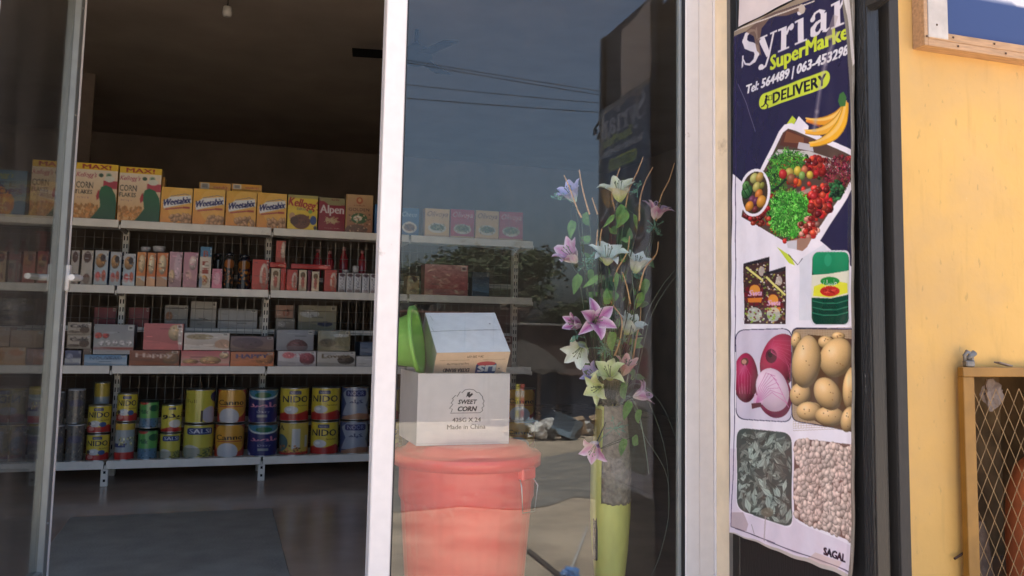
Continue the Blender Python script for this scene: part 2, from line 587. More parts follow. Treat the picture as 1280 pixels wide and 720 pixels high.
M_shelf = mat('ivory_shelf_enamel', (.80, .76, .69), .4, noise=.08, nscale=6, col2=(.38, .33, .27), fac2=(.66, .82))
M_wire = mat('wire_grey', (.30, .29, .27), .4, .5)
M_black = mat('black_gloss_paint', (.015, .015, .015), .42, noise=.2, nscale=9, col2=(.30, .30, .29), fac2=(.72, .77), stretch=(9, 9, 1.0), bump=.15, bscale=30)
M_slate = mat('slate_gloss_paint', (.030, .028, .026), .7, noise=.15, nscale=8, col2=(.3, .3, .3), fac2=(.76, .8), stretch=(6, 6, 1.5), bump=.1)
M_conc = mat('rough_concrete', (.36, .32, .27), .9, noise=.2, nscale=3, bump=.4, bscale=20)
G_win = glass_mat('window_glass', (.965, .985, .98), dirt_haze=.013)
G_leaf = glass_mat('door_glass', (.72, .72, .70), r0=.03, dirt_haze=.13, graze=.3)  # dust turned up; its haze stands in for the reflected brown wall

# ------------------------------------------------------------------ setting: ground, road, shop shell
def gz(y):
    """ground height in front of the shop (y negative)"""
    d = -y
    return -.45 if d < 3 else (-.45-.046*(d-3) if d < 16 else -1.05)
g = MB()
ys = [-400, -120, -60, -30, -16, -13, -10, -8, -6, -4.3, -3, -1, .2, 8.2, 60, 400]
xs = [-400, -100, -40, -20, -10, -5, 0, 3, 6, 10, 15, 20, 30, 60, 120, 400]
vs = [(x, y, gz(min(y, 0))) for y in ys for x in xs]
n = len(xs)
g.add(vs, [(j*n+i, j*n+i+1, (j+1)*n+i+1, (j+1)*n+i) for j in range(len(ys)-1) for i in range(n-1)])
M_sand = mat('sandy_ground', (.43, .345, .26), .95, noise=.30, nscale=1.1, bump=.6, bscale=6, col2=(.30, .24, .18), fac2=(.5, .7))
tag(g.build('ground', M_sand), kind='structure', label='dusty sandy ground in front of the shop')
rd = MB()
ya, yb = -8.1, -4.4
rr0 = random.Random(4)
rx = [-200, -60, -25]+[-10+.35*k for k in range(110)]+[40, 80, 200]
vs = []
for x in rx:
    e1, e2 = rr0.uniform(-.22, .22)+.15*math.sin(x*1.3), rr0.uniform(-.25, .25)+.2*math.sin(x*.8)
    vs += [(x, yb+e1, gz(yb+e1)+.006), (x, ya+e2, gz(ya+e2)+.006)]
rd.add(vs, [(2*k, 2*k+1, 2*k+3, 2*k+2) for k in range(len(rx)-1)])
M_road = mat('worn_asphalt', (.20, .185, .165), .85, noise=.3, nscale=2, bump=.4, bscale=30, col2=(.32, .27, .21), fac2=(.50, .75))
tag(rd.build('road', M_road), kind='structure', label='worn dusty asphalt street reflected in the window')

FX0, FX1, FY1, HC = -3.4, 4.6, 7.6, 2.9
tag(MB().box(FX0, FX1, -.02, FY1, -.46, 0).build('shop_floor', M_floor), kind='structure', label='polished brown tiled shop floor')
tag(MB().cbox(FX0, FX1, -.55, -.022, -.46, -.06, .01).build('front_step', M_conc), kind='structure', label='concrete front step below the shop door')
tag(MB().box(FX0, FX1, .12, FY1, HC, HC+.2).build('ceiling', M_ceil), kind='structure', label='dim brown shop ceiling')
tag(MB().box(FX0-.2, FX1+.2, FY1, FY1+.2, -.46, 3.2).build('back_wall', M_dull), kind='structure', label='dark back wall of the shop')
tag(MB().box(FX0-.2, FX0, .12, FY1, -.46, 3.2).build('side_wall', M_dull), kind='structure', label='dark left wall of the shop')
tag(MB().box(FX1, FX1+.2, .12, FY1, -.46, 3.2).build('side_wall', M_dull), kind='structure', label='dark right wall of the shop')
XR = 1.462                                         # inner corner of the right reveal
CGY = YWALL = -.10
AX0 = float(at(1204, 560, -.13)[0])+.02; AX1 = AX0+.85; AZ = float(at(1203, 459, -.13)[2])-.02
rwm = MB()
for b_ in ((XR+.004, AX0, -.10, .12, -.46, 3.4), (AX0, AX1, -.10, .12, AZ, 3.4), (AX1, 14, -.10, .12, -.46, 3.4)): rwm.box(*b_)
bm = bmesh.new()
for b_ in (rwm,):
    vv = [bm.verts.new(v) for v in b_.v]
    for f in b_.f: bm.faces.new([vv[i] for i in f])
bmesh.ops.remove_doubles(bm, verts=bm.verts, dist=1e-4)
me = bpy.data.meshes.new('facade_wall'); bm.to_mesh(me); bm.free(); me.materials.append(M_yellow)
fwo = bpy.data.objects.new('facade_wall', me); COL.objects.link(fwo)
tag(fwo, kind='structure', label='yellow painted plaster wall with an alcove, right of the shop window')
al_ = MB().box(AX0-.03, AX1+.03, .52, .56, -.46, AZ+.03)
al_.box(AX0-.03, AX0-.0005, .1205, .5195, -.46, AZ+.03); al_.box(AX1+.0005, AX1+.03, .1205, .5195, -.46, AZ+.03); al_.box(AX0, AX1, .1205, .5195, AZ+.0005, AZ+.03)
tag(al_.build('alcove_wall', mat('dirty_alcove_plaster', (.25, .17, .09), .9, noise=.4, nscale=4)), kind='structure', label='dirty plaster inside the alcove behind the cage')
lw = MB().box(-14, -2.3, -.10, .12, -.46, 3.4)
tag(lw.build('facade_wall', M_yellow), kind='structure', label='yellow painted plaster wall left of the shop door')
tw = MB().box(-2.3, XR+.004, -.10, .12, 2.32, 3.4)
tag(tw.build('lintel_wall', M_yellow), kind='structure', label='yellow wall above the shopfront')
tag(MB().box(FX0-.3, FX1+9.4, -.12, FY1+.3, 3.4, 3.6).build('roof', M_conc), kind='structure', label='flat concrete roof of the shop')
tag(MB().box(XR, XR+.0035, -.101, -.002, -.3, 2.32).build('wall_reveal', M_cream), kind='structure', label='wall reveal between window frame and poster, coloured cream for the brighter light on it')
rg = random.Random(2)
# plaster cracks and a pale scar on the yellow wall, flat marks
# ------------------------------------------------------------------ shopfront: frame, fixed pane, open leaf
fr = empty('shopfront_frame', (.43, 0, 0), 'white aluminium frame of the fixed shop window with grey glazing bead', 'window frame')
def P(px, y=360, Y=0.0): return float(at(px, y, Y)[0])
xl, xr_ = .4005, .4585
world_part(MB().cbox(xl, xr_, -.025, .03, 0, 2.3, .003), 'mullion', M_white, fr)
world_part(MB().box(xr_, xr_+.006, -.012, .012, .04, 2.3), 'gasket', M_gasket, fr)
gx = P(847); gx2 = P(850); fx = P(854.0); fm = P(871); fe = P(889); fl = P(893.5)
world_part(MB().cbox(gx, gx2+.001, -.008, .01, .04, 2.3, .001), 'glazing_bead', M_greyal, fr)
world_part(MB().box(gx2+.001, fx, -.012, .012, .04, 2.3), 'gasket', M_gasket, fr)
world_part(MB().cbox(fx, fm-.001, -.016, .03, 0, 2.3, .002), 'jamb', M_white, fr)
world_part(MB().cbox(fm+.001, fe, -.013, .03, 0, 2.3, .002), 'jamb_cover', M_white, fr)
world_part(MB().cbox(fe+.0005, fl, -.020, .03, 0, 2.3, .002), 'jamb_lip', M_white, fr)
world_part(MB().cbox(xr_+.001, fx-.001, -.02, .03, 2.2, 2.3, .003), 'head_rail', M_white, fr)
world_part(MB().cbox(xr_+.001, fx-.001, -.02, .03, 0.0, .04, .003), 'bottom_rail', M_white, fr)
pane = MB().box(xr_+.004, gx2, -.003, .003, .04, 2.2)
world_part(pane, 'pane', G_win, fr)

# door leaf standing open into the shop
hx = -.605
lf = empty('door_leaf', (hx, .03, 0), 'glazed aluminium door leaf swung open into the shop, white lever handle', 'door', rz=R(90-4.9))
LW = .90
def lp(mb, nm, m, **k): return mb.build(nm, m, lf, **k)
lp(MB().cbox(0, .06, -.02, .02, .02, 2.2, .002), 'hinge_stile', M_white)
lp(MB().cbox(LW-.075, LW-.030, -.022, .022, .02, 2.2, .002), 'lock_stile', M_greyal)
lp(MB().box(LW-.030, LW-.012, -.012, .012, .02, 2.2), 'gasket', M_gasket)
lp(MB().cbox(LW-.012, LW, -.022, .022, .02, 2.2, .002), 'edge_profile', M_white)
lp(MB().cbox(.061, LW-.076, -.02, .02, .02, .10, .002), 'bottom_rail', M_greyal)
lp(MB().cbox(.061, LW-.076, -.02, .02, 2.12, 2.2, .002), 'top_rail', M_greyal)
lp(MB().box(.06, LW-.075, -.003, .003, .10, 2.12), 'pane', G_leaf)
hd = MB()
zh = 1.06
for s in (-1, 1):
    hd.cbox(LW-.050, LW-.022, s*.022 if s > 0 else -.034, s*.022+.012 if s > 0 else -.022, zh-.045, zh+.045, .003)
    hd.tube([(LW-.036, s*.03, zh), (LW-.036, s*.062, zh), (LW-.05, s*.068, zh), (LW-.15, s*.066, zh-.002)], [.011, .011, .011, .010], 10)
lp(hd, 'lever_handle', mat('white_plastic', (.92, .90, .86), .3), smooth=False)
lp(MB().cbox(LW-.001, LW+.004, -.012, .012, zh-.2, zh-.08, .001), 'latch_plate', M_tin)

for z in (.25, .9, 1.62, 2.0):
    lp(MB().lathe([(.0045, 0), (.004, .0015), (.001, .002)], 10, M=Matrix.Translation((LW-.055, -.0222, z)) @ Matrix.Rotation(R(90), 4, 'X')), 'screw_head', M_tin)
# hinge jamb and an unseen side pane, added to let in more daylight
sdl = empty('added_side_light', (hx-.1, 0, 0), 'unseen glass side light added left of the doorway to let in daylight', 'window')
world_part(MB().cbox(hx-.07, hx-.012, -.02, .03, 0, 2.3, .003), 'jamb', M_white, sdl)
world_part(MB().cbox(-2.298, -2.24, -.02, .03, 0, 2.3, .003), 'jamb', M_white, sdl)
world_part(MB().cbox(-2.2395, hx-.071, -.02, .03, 2.2, 2.3, .003), 'head_rail', M_white, sdl)
world_part(MB().cbox(-2.2395, hx-.071, -.02, .03, 0, .05, .003), 'bottom_rail', M_white, sdl)
world_part(MB().box(-2.2395, hx-.071, -.003, .003, .05, 2.2), 'pane', G_win, sdl)

# floor mat
A, B_, C_, D_ = at(100, 648, 0), at(345, 637, 0), at(362, 715, 0), at(62, 697, 0)
def floor_pt(px, py):
    v = rt*(px-CX)/F+dn*(py-CY)/F+fw
    return CAM-v*CAM[2]/v[2]
q1, q2, q3 = floor_pt(104, 648), floor_pt(345, 637), floor_pt(366, 730)
mt = MB()
mx0, mx1, my0, my1 = -.62, .28, .5, float(q2[1])
mt.cbox(mx0, mx1, my0, my1, .001, .009, .003)
tag(mt.build('floor_mat', M_mat), 'dark grey rubber mat on the shop floor before the shelves', 'floor mat')
# brown panel behind the shelves, ceiling fan, bulb holder
pz = at(110, 45, 5.2)
tag(MB().cbox(float(at(96, 100, 5.2)[0]), float(at(119, 100, 5.2)[0]), 5.2, 5.24, 0, float(pz[2]), .004).build('wall_panel', mat('brown_laminate', (.20, .15, .12), .6, noise=.1)),
    'narrow brown panel standing in the dark behind the open door leaf', 'panel')
fc = at(520, 70, 3.2)
fan = empty('ceiling_fan', tuple(fc), 'dark ceiling fan half hidden behind the white window post', 'ceiling fan')
M_fan = mat('dark_fan_metal', (.014, .013, .012), .9, .0, spec=.1)
fan_m = MB().lathe([(.001, -.06), (.07, -.05), (.11, -.01), (.10, .04), (.04, .07), (.015, .09)], 24)
fan_m.build('motor', M_fan, fan, True)
MB().tube([(0, 0, .08), (0, 0, HC-float(fc[2])-.002)], .013, 10).build('down_rod', M_fan, fan, True)
for k in range(3):
    b = MB(); a = R(170+120*k)
    Mx = Matrix.Rotation(a, 4, 'Z') @ Matrix.Rotation(R(9), 4, 'X')
    b.cbox(.1, .42, -.06, .06, -.006, 0, .002, M=Mx)
    b.build('blade', M_fan, fan)
bc = at(284, 16, 2.0)
bh = empty('bulb_holder', tuple(bc), 'small pale bulb holder hanging from the dim ceiling', 'lamp holder')
MB().lathe([(.001, -.02), (.02, -.018), (.024, .0), (.02, .03), (.006, .035)], 16).build('socket', mat('dusty_white_plastic', (.4, .38, .35), .5), bh, True)
MB().tube([(0, 0, .03), (.004, 0, .3), (0, 0, HC-float(bc[2])-.001)], .0035, 6).build('flex', M_gasket, bh)

# ------------------------------------------------------------------ gondola shelving
YS = 2.98
Z0, Z1, Z2, Z3 = [float(at(236, y, YS)[2]) for y in (280, 360, 458, 574)]
SH = [Z0, Z1, Z2, Z3]
bx = [-1.42, -.577, .262, 1.10, 1.93]
bx = [-2.26]+bx
gn = empty('shelving_unit', (-.2, YS, 0), 'long ivory metal shelving unit with wire mesh back filled with groceries', 'shelving')
DP = .36
for i in range(len(bx)-1):
    a, b = bx[i]+.006, bx[i+1]-.006
    for z in SH:
        m_ = MB()
        m_.cbox(a, b, YS+.004, YS+DP, z-.022, z, .002)
        world_part(m_, 'shelf_board', M_shelf, gn)
        world_part(MB().cbox(a, b, YS-.004, YS+.003, z-.042, z+.003, .002), 'price_rail', M_shelf, gn)
    for z in (.88, 1.22, .3):
        world_part(MB().cbox(a, b, YS+DP+.07, YS+DP+.40, z-.03, z, .002), 'rear_shelf_board', M_shelf, gn)
M_scuff = mat('scuffed_black_paint', (.016, .017, .018), .4, noise=.3, nscale=16, col2=(.30, .30, .28), fac2=(.66, .71), stretch=(7, 7, 1.0), bump=.5, bscale=40)
M_slot = mat('slot_dark', (.01, .01, .01), .9)
for x in bx:
    u = MB().cbox(x-.017, x+.017, YS+DP+.005, YS+DP+.062, 0.0, Z0-.025, .002)
    up = world_part(u, 'upright', M_shelf, gn)
    sl_ = MB()
    for k in range(30):
        z = .06+k*.048
        for dx in (-.008, .008): sl_.box(x+dx-.003, x+dx+.003, YS+DP+.0035, YS+DP+.006, z, z+.026)
    sl_.v = [(p[0]-gn.location.x, p[1]-gn.location.y, p[2]-gn.location.z) for p in sl_.v]
    sl_.build('slot', M_slot, up, kind='stuff')
    ft = world_part(MB().cbox(x-.019, x+.019, YS+.006, YS+.035, 0.0, Z3-.043, .002), 'front_foot', M_shelf, gn)
    s2 = MB()
    for z in (.025, .07): s2.box(x-.006, x+.006, YS+.004, YS+.007, z, z+.014)
    s2.v = [(p[0]-gn.location.x, p[1]-gn.location.y, p[2]-gn.location.z) for p in s2.v]
    s2.build('slot', M_slot, ft)
    for z in SH:
        world_part(MB().cbox(x-.004, x+.004, YS+.006, YS+DP+.004, z-.05, z-.024, .001), 'bracket', M_shelf, gn)
w = MB()
x = bx[0]
while x < bx[-1]:
    w.tube([(x, YS+DP+.064, .12), (x, YS+DP+.064, Z0-.03)], .0016, 4); x += .05
for z in np.arange(.16, Z0-.03, .07):
    w.tube([(bx[0], YS+DP+.067, z), (bx[-1], YS+DP+.067, z)], .0016, 4)
world_part(w, 'wire_mesh', M_wire, gn, kind='stuff')
# ------------------------------------------------------------------ groceries
def place(o, px0, px1, z0, Y, d, rz=0.0):
    xc = float(at((px0+px1)/2, 400, Y)[0])
    o.location = (xc, Y+d/2, z0+.001)
    o.rotation_euler = (0, 0, rz)
    return o
def xspan(px0, px1, py, Y): 
    a, b = float(at(px0, py, Y)[0]), float(at(px1, py, Y)[0]); return (a+b)/2, b-a
def ztop(px, py, Y): return float(at(px, py, Y)[2])

# --- designs (drawn as flat print; u right, v down)
def d_corn(c):
    c.rect(0, 0, 1, 1, (240, 230, 214), col2=(232, 175, 100))
    c.rect(0, 0, 1, .12, (246, 200, 20)); c.text('MAX!', .16, .025, .82, .105, (170, 40, 30), bold=.03)
    c.text('Kellogg\'s', .02, .17, .50, .25, (176, 50, 80), bold=.015, shear=.35)
    c.ell(.60, .21, .055, .035, (60, 90, 70)); c.ell(.78, .21, .07, .05, (160, 180, 150)); c.ell(.78, .21, .04, .03, (90, 130, 100))
    c.rect(.66, .30, 1, .44, (190, 50, 70)); c.ell(.8, .27, .12, .055, (225, 225, 210))
    c.text('CORN', .03, .34, .42, .45, (25, 20, 25), bold=.03); c.text('FLAKES', .03, .48, .41, .555, (25, 20, 25), bold=.03)
    c.text('The Original', .06, .60, .33, .63, (170, 110, 120))
    for k in range(90): c.ell(NR.uniform(0, .55), NR.uniform(.74, 1), .04, .022, NR.uniform(.75, 1.1)*np.array((215, 140, 60)), rot=NR.uniform(0, 3), n=7)
    # plain green swoosh where the pack carries its mascot
    c.poly([(.56, .55), (.62, .42), (.72, .38), (.86, .42), (.96, .55), (1, .72), (1, 1), (.38, 1), (.50, .90), (.62, .76), (.60, .64)], (20, 110, 60), col2=(15, 80, 55))
    c.poly([(.54, .50), (.58, .46), (.585, .62), (.53, .66), (.51, .58)], (190, 40, 50))
def d_rice(c):
    c.rect(0, 0, 1, 1, (70, 130, 170)); c.ell(.25, .75, .5, .4, (220, 140, 80), n=24)
    c.text('Kellogg\'s', .05, .05, .7, .17, (200, 190, 60), bold=.01, shear=.3)
    c.text('RICE', .1, .26, .75, .38, (30, 60, 120), bold=.03); c.text('POPS', .2, .42, .9, .54, (30, 60, 120), bold=.03)
    for k in range(60): c.ell(NR.uniform(.0, .6), NR.uniform(.6, 1), .03, .02, (235, 190, 120), n=7)
def d_weet(c):
    c.rect(0, 0, 1, 1, (250, 190, 60), col2=(235, 150, 60))
    c.ell(.7, .45, .5, .5, (252, 205, 100), al=.5, n=24)
    c.poly([(.08, .40), (.30, .27), (.94, .20), (.97, .40), (.40, .53), (.10, .60)], (236, 236, 236)); c.stroke([(.30, .26), (.75, .17), (.9, .20)], .012, (90, 90, 160))
    c.text('Weetabix', .10, .35, .94, .53, (35, 40, 110), bold=.03, shear=.22, skew=-.7)
    c.stroke([(.15, .62), (.7, .55)], .045, (200, 90, 70)); c.rect(.70, .52, .92, .57, (190, 70, 60))
    for k in range(26): c.blob(.35+.6*NR.random(), .76+.22*NR.random(), .09, .055, (205, 150, 100), rot=NR.uniform(0, 3), n=8)
def d_weet_side(c):
    c.rect(0, 0, 1, 1, (240, 175, 70)); c.rect(.06, .1, .32, .9, (225, 220, 205)); c.rect(.1, .25, .28, .75, (90, 90, 90), al=.6)
    c.text('weetabix', .45, .35, .9, .75, (200, 80, 60), bold=.02)
def d_coco(c):
    c.rect(0, 0, 1, 1, (240, 205, 50)); c.rect(0, 0, 1, .1, (180, 170, 90))
    c.text('Kellogg\'s', .02, .06, 1.08, .30, (175, 30, 40), bold=.02, shear=.3, skew=.55)
    c.text('coco', .30, .34, .60, .43, (40, 60, 120), bold=.03); c.ell(.75, .47, .07, .05, (120, 170, 60))
    c.ell(.46, .76, .30, .21, (110, 60, 40), n=20)
    for k in range(60): c.ell(.46+NR.uniform(-.24, .24), .74+NR.uniform(-.15, .15), .03, .02, NR.uniform(.6, 1.2)*np.array((110, 62, 45)), n=6)
    c.ell(.16, .62, .10, .11, (200, 150, 100)); c.ell(.24, .74, .14, .12, (80, 45, 35)); c.ell(.86, .71, .11, .13, (40, 70, 140)); c.ell(.93, .92, .05, .06, (40, 40, 60))
def d_alpen(c):
    c.rect(0, 0, 1, 1, (140, 20, 40)); c.rect(0, 0, 1, .22, (150, 140, 90)); c.poly([(0, .1), (.2, .12), (.45, .26), (1, .20), (1, .5), (0, .5)], (150, 18, 42))
    c.text('ALPEN', .45, .03, .75, .09, (130, 50, 40)); c.text('Alpen', .06, .22, .94, .46, (225, 215, 215), bold=.025)
    for k in range(46):
        a = NR.uniform(0, 6.28); r = NR.uniform(.05, .36); c.stroke([(.48, .68), (.48+r*math.cos(a), .68+r*.45*math.sin(a))], .02, (190, 160, 110))
    for k in range(30): c.ell(.48+NR.uniform(-.2, .2), .68+NR.uniform(-.08, .08), .04, .02, (200, 170, 125), rot=NR.uniform(0, 3), n=6)
    c.text('no added sugar', .25, .88, .8, .91, (200, 160, 140))
def d_gold(c):
    c.rect(0, 0, 1, 1, (205, 165, 110), col2=(150, 90, 60)); c.rect(.0, 0, .06, 1, (190, 140, 60)); c.ell(.5, .16, .12, .09, (190, 90, 50)); c.ell(.5, .15, .06, .05, (220, 170, 110))
    c.text('GOLDEN', .12, .35, .86, .43, (60, 40, 25), bold=.02); c.text('crunch', .3, .26, .7, .31, (120, 60, 40))
    c.ell(.5, .62, .3, .14, (60, 100, 50)); c.ell(.45, .62, .16, .07, (225, 215, 190)); c.ell(.4, .92, .4, .14, (110, 75, 60))
    for k in range(50): c.ell(NR.uniform(.15, .9), NR.uniform(.5, 1), .035, .02, NR.choice([180, 90, 220])*np.array((1, .8, .6)), n=6)
def d_blue(c):
    c.rect(0, 0, 1, 1, (40, 110, 170), col2=(30, 80, 140)); c.text('Choco', .12, .15, .88, .32, (220, 225, 235), bold=.02, shear=.3); c.ell(.5, .7, .38, .2, (225, 215, 200)); c.ell(.5, .7, .28, .13, (140, 95, 60)); nut(c, .5, .7, .25, .1, (90, 60, 40))
def nut(c, cx, cy, rx, ry, col, n=30):
    for k in range(n): c.ell(cx+NR.uniform(-rx, rx), cy+NR.uniform(-ry, ry), .035, .025, NR.uniform(.6, 1.5)*np.array(col), rot=NR.uniform(0, 3), n=6)
def d_oliv(b, t):
    def f(c):
        c.rect(0, 0, 1, 1, b); c.text('Olivoya', .10, .10, .92, .28, t, bold=.012, shear=.35)
        c.ell(.5, .68, .36, .17, (220, 215, 200)); c.ell(.5, .66, .28, .11, (70, 110, 60)); nut(c, .5, .66, .3, .12, (130, 130, 90), 40); c.rect(0, .92, 1, 1, (200, 160, 110))
    return f
def d_pack(b, b2, blobs, txt=None, tcol=(240, 240, 240), band=None, vert=False):
    """tall or flat biscuit pack: base gradient, band and picture blobs"""
    def f(c):
        c.rect(0, 0, 1, 1, b, col2=b2)
        if band: c.rect(0, band[0], 1, band[1], band[2])
        for (cx, cy, rx, ry, col, k) in blobs:
            if k: c.blob(cx, cy, rx, ry, col)
            else: c.ell(cx, cy, rx, ry, col)
            nut(c, cx, cy, rx*.6, ry*.6, col, 9)
        tone = np.array(b, float)
        for k in range(4):
            y = NR.uniform(.08, .92); x = NR.uniform(.05, .55); c.rect(x, y, x+NR.uniform(.12, .35), y+.022, tone*NR.choice([.55, .7, 1.2]))
        c.poly([(0, NR.uniform(.6, .8)), (1, NR.uniform(.75, .95)), (1, 1), (0, 1)], tone*NR.choice([.7, .85, 1.15]), al=.55)
        c.rect(.84, .05, .96, .2, (230, 226, 215), al=.7); c.rect(.86, .08, .94, .16, tone*.5, al=.8)
        if txt:
            if vert:
                for i, ch in enumerate(txt):
                    h = .8/len(txt); c.text(ch, .3, .1+i*h, .7, .1+i*h+h*.75, tcol, bold=.02)
            else: c.text(txt, .14, .18, .86, .44, tcol, bold=.03, skew=-.1)
    return f
SPK = {}
def spk(name, px0, px1, pyt, fn, side, label, cat='box', z0=None, pyb=None, Y=None, d=.09, res=1.0, group=None, kind='box', rz=None, mtl=None, top=None):
    """one pack standing where the photograph shows it"""
    Y = YS+.012 if Y is None else Y
    if z0 is None: z0 = ztop((px0+px1)/2, pyb, Y)
    xc, w = xspan(px0, px1, pyt+20, Y)
    h = ztop((px0+px1)/2, pyt, Y)-z0-.001
    w = max(w-.004, .01); h = max(h, .01)
    nx, ny = max(14, int(w*210*res)), max(14, int(h*210*res))
    if callable(fn):
        key = (id(fn), nx//6, ny//6, name, round(w, 2), round(h, 2))
        c = Cv(nx, ny, (200, 200, 200)); fn(c); img = c.out(.14)
    if kind == 'pouch': o = pouch(name, img, w, d, h, side)
    else: o = printed_box(name, img, w, d, h, side, top, mtl)
    o.location = (xc, Y+d/2, z0+.001)
    o.rotation_euler = (0, 0, R(rnd.uniform(-1.6, 1.6)) if rz is None else rz)
    tag(o, label, cat, group)
    return o, z0+.001+h

GC, GW, GO = 'maize cereal cartons on the top shelf', 'wheat biscuit cereal cartons on the top shelf', 'olive print cartons on the top shelf'
spk('cereal_box', -24, 34, 212, d_rice, (60, 110, 150), 'pale blue cereal carton seen through the open door leaf, left of the corn flakes', 'cereal box', z0=Z0, d=.08)
for a, b, t, l in ((39, 93, 201, 'corn flakes carton seen through the open glass door leaf'), (94, 147.5, 204.5, 'corn flakes carton just right of the open door leaf edge'), (148.5, 202, 209.5, 'corn flakes carton between another one and the yellow wheat cartons')):
    spk('cereal_box', a, b, t, d_corn, (225, 170, 40), l, 'cereal box', z0=Z0, d=.09, res=1.25, group=GC, rz=0)
spk('cereal_box', 190, 206, 221, d_weet_side, (215, 170, 80), 'plain edge of a beige carton peeping out behind the rightmost corn flakes', 'cereal box', z0=Z0, Y=YS+.14, d=.1)
for k, (a, b, t) in enumerate(((200.5, 240.5, 234.5), (241, 281.5, 236.5), (282, 320.5, 239.5), (321, 358.5, 241.5))):
    spk('cereal_box', a, b, t, d_weet, (232, 160, 50), 'yellow wheat biscuit carton, %s of the row of four' % ('first from the left', 'second from the left', 'third from the left', 'rightmost')[k], 'cereal box', z0=Z0, d=.11, res=1.25, group=GW, rz=R((.5, -.6, .3, -.4)[k]))
for k, (a, b) in enumerate(((248, 288), (288.5, 327))):
    c0, zt = spk('cereal_box', a, b, 238, d_weet, (230, 165, 60), 'yellow wheat carton standing in the second row, %s' % ('left one', 'right one')[k], 'cereal box', z0=Z0, Y=YS+.15, d=.09, res=.4)
    spk('cereal_box', a, b, 228.5+k*2, d_weet_side, (235, 180, 90), 'wheat cereal carton lying flat on top of the back row, %s' % ('left', 'right')[k], 'cereal box', z0=zt+.001, Y=YS+.15, d=.1, group='wheat cartons lying flat on the back row')
spk('cereal_box', 359.5, 397.5, 244, d_coco, (225, 190, 60), 'yellow chocolate cereal carton with red script between wheat and crimson cartons', 'cereal box', z0=Z0, d=.08, res=1.25)
spk('cereal_box', 398, 431.5, 247.5, d_alpen, (120, 20, 35), 'crimson muesli carton with white lettering', 'cereal box', z0=Z0, d=.08, res=1.25)
spk('cereal_box', 432, 466.5, 243.5, d_gold, (150, 110, 80), 'tan and brown golden cereal carton at the right of the muesli', 'cereal box', z0=Z0, d=.08, res=1.25)
spk('cereal_box', 468, 497, 256, d_blue, (40, 90, 140), 'blue cereal carton half hidden behind the white window post', 'cereal box', z0=Z0, d=.08)
spk('cereal_box', 500, 524, 260, d_blue, (40, 90, 140), 'blue carton seen through the window just right of the white post', 'cereal box', z0=Z0, d=.08)
for k, (a, b, t) in enumerate(((531, 562, 261), (563, 593, 262), (594, 623.5, 263.5), (624, 654, 265))):
    f_ = d_oliv((232, 190, 120), (130, 90, 60)) if k % 2 == 0 else d_oliv((190, 40, 70), (235, 220, 215))
    spk('carton', a, b, t, f_, (200, 140, 100) if k % 2 == 0 else (150, 35, 55), '%s carton behind the window glass, %s of the four at the shelf end' % (('beige', 'red')[k % 2], ('first', 'second', 'third', 'last')[k]), 'carton', z0=Z0, d=.08, group=GO)

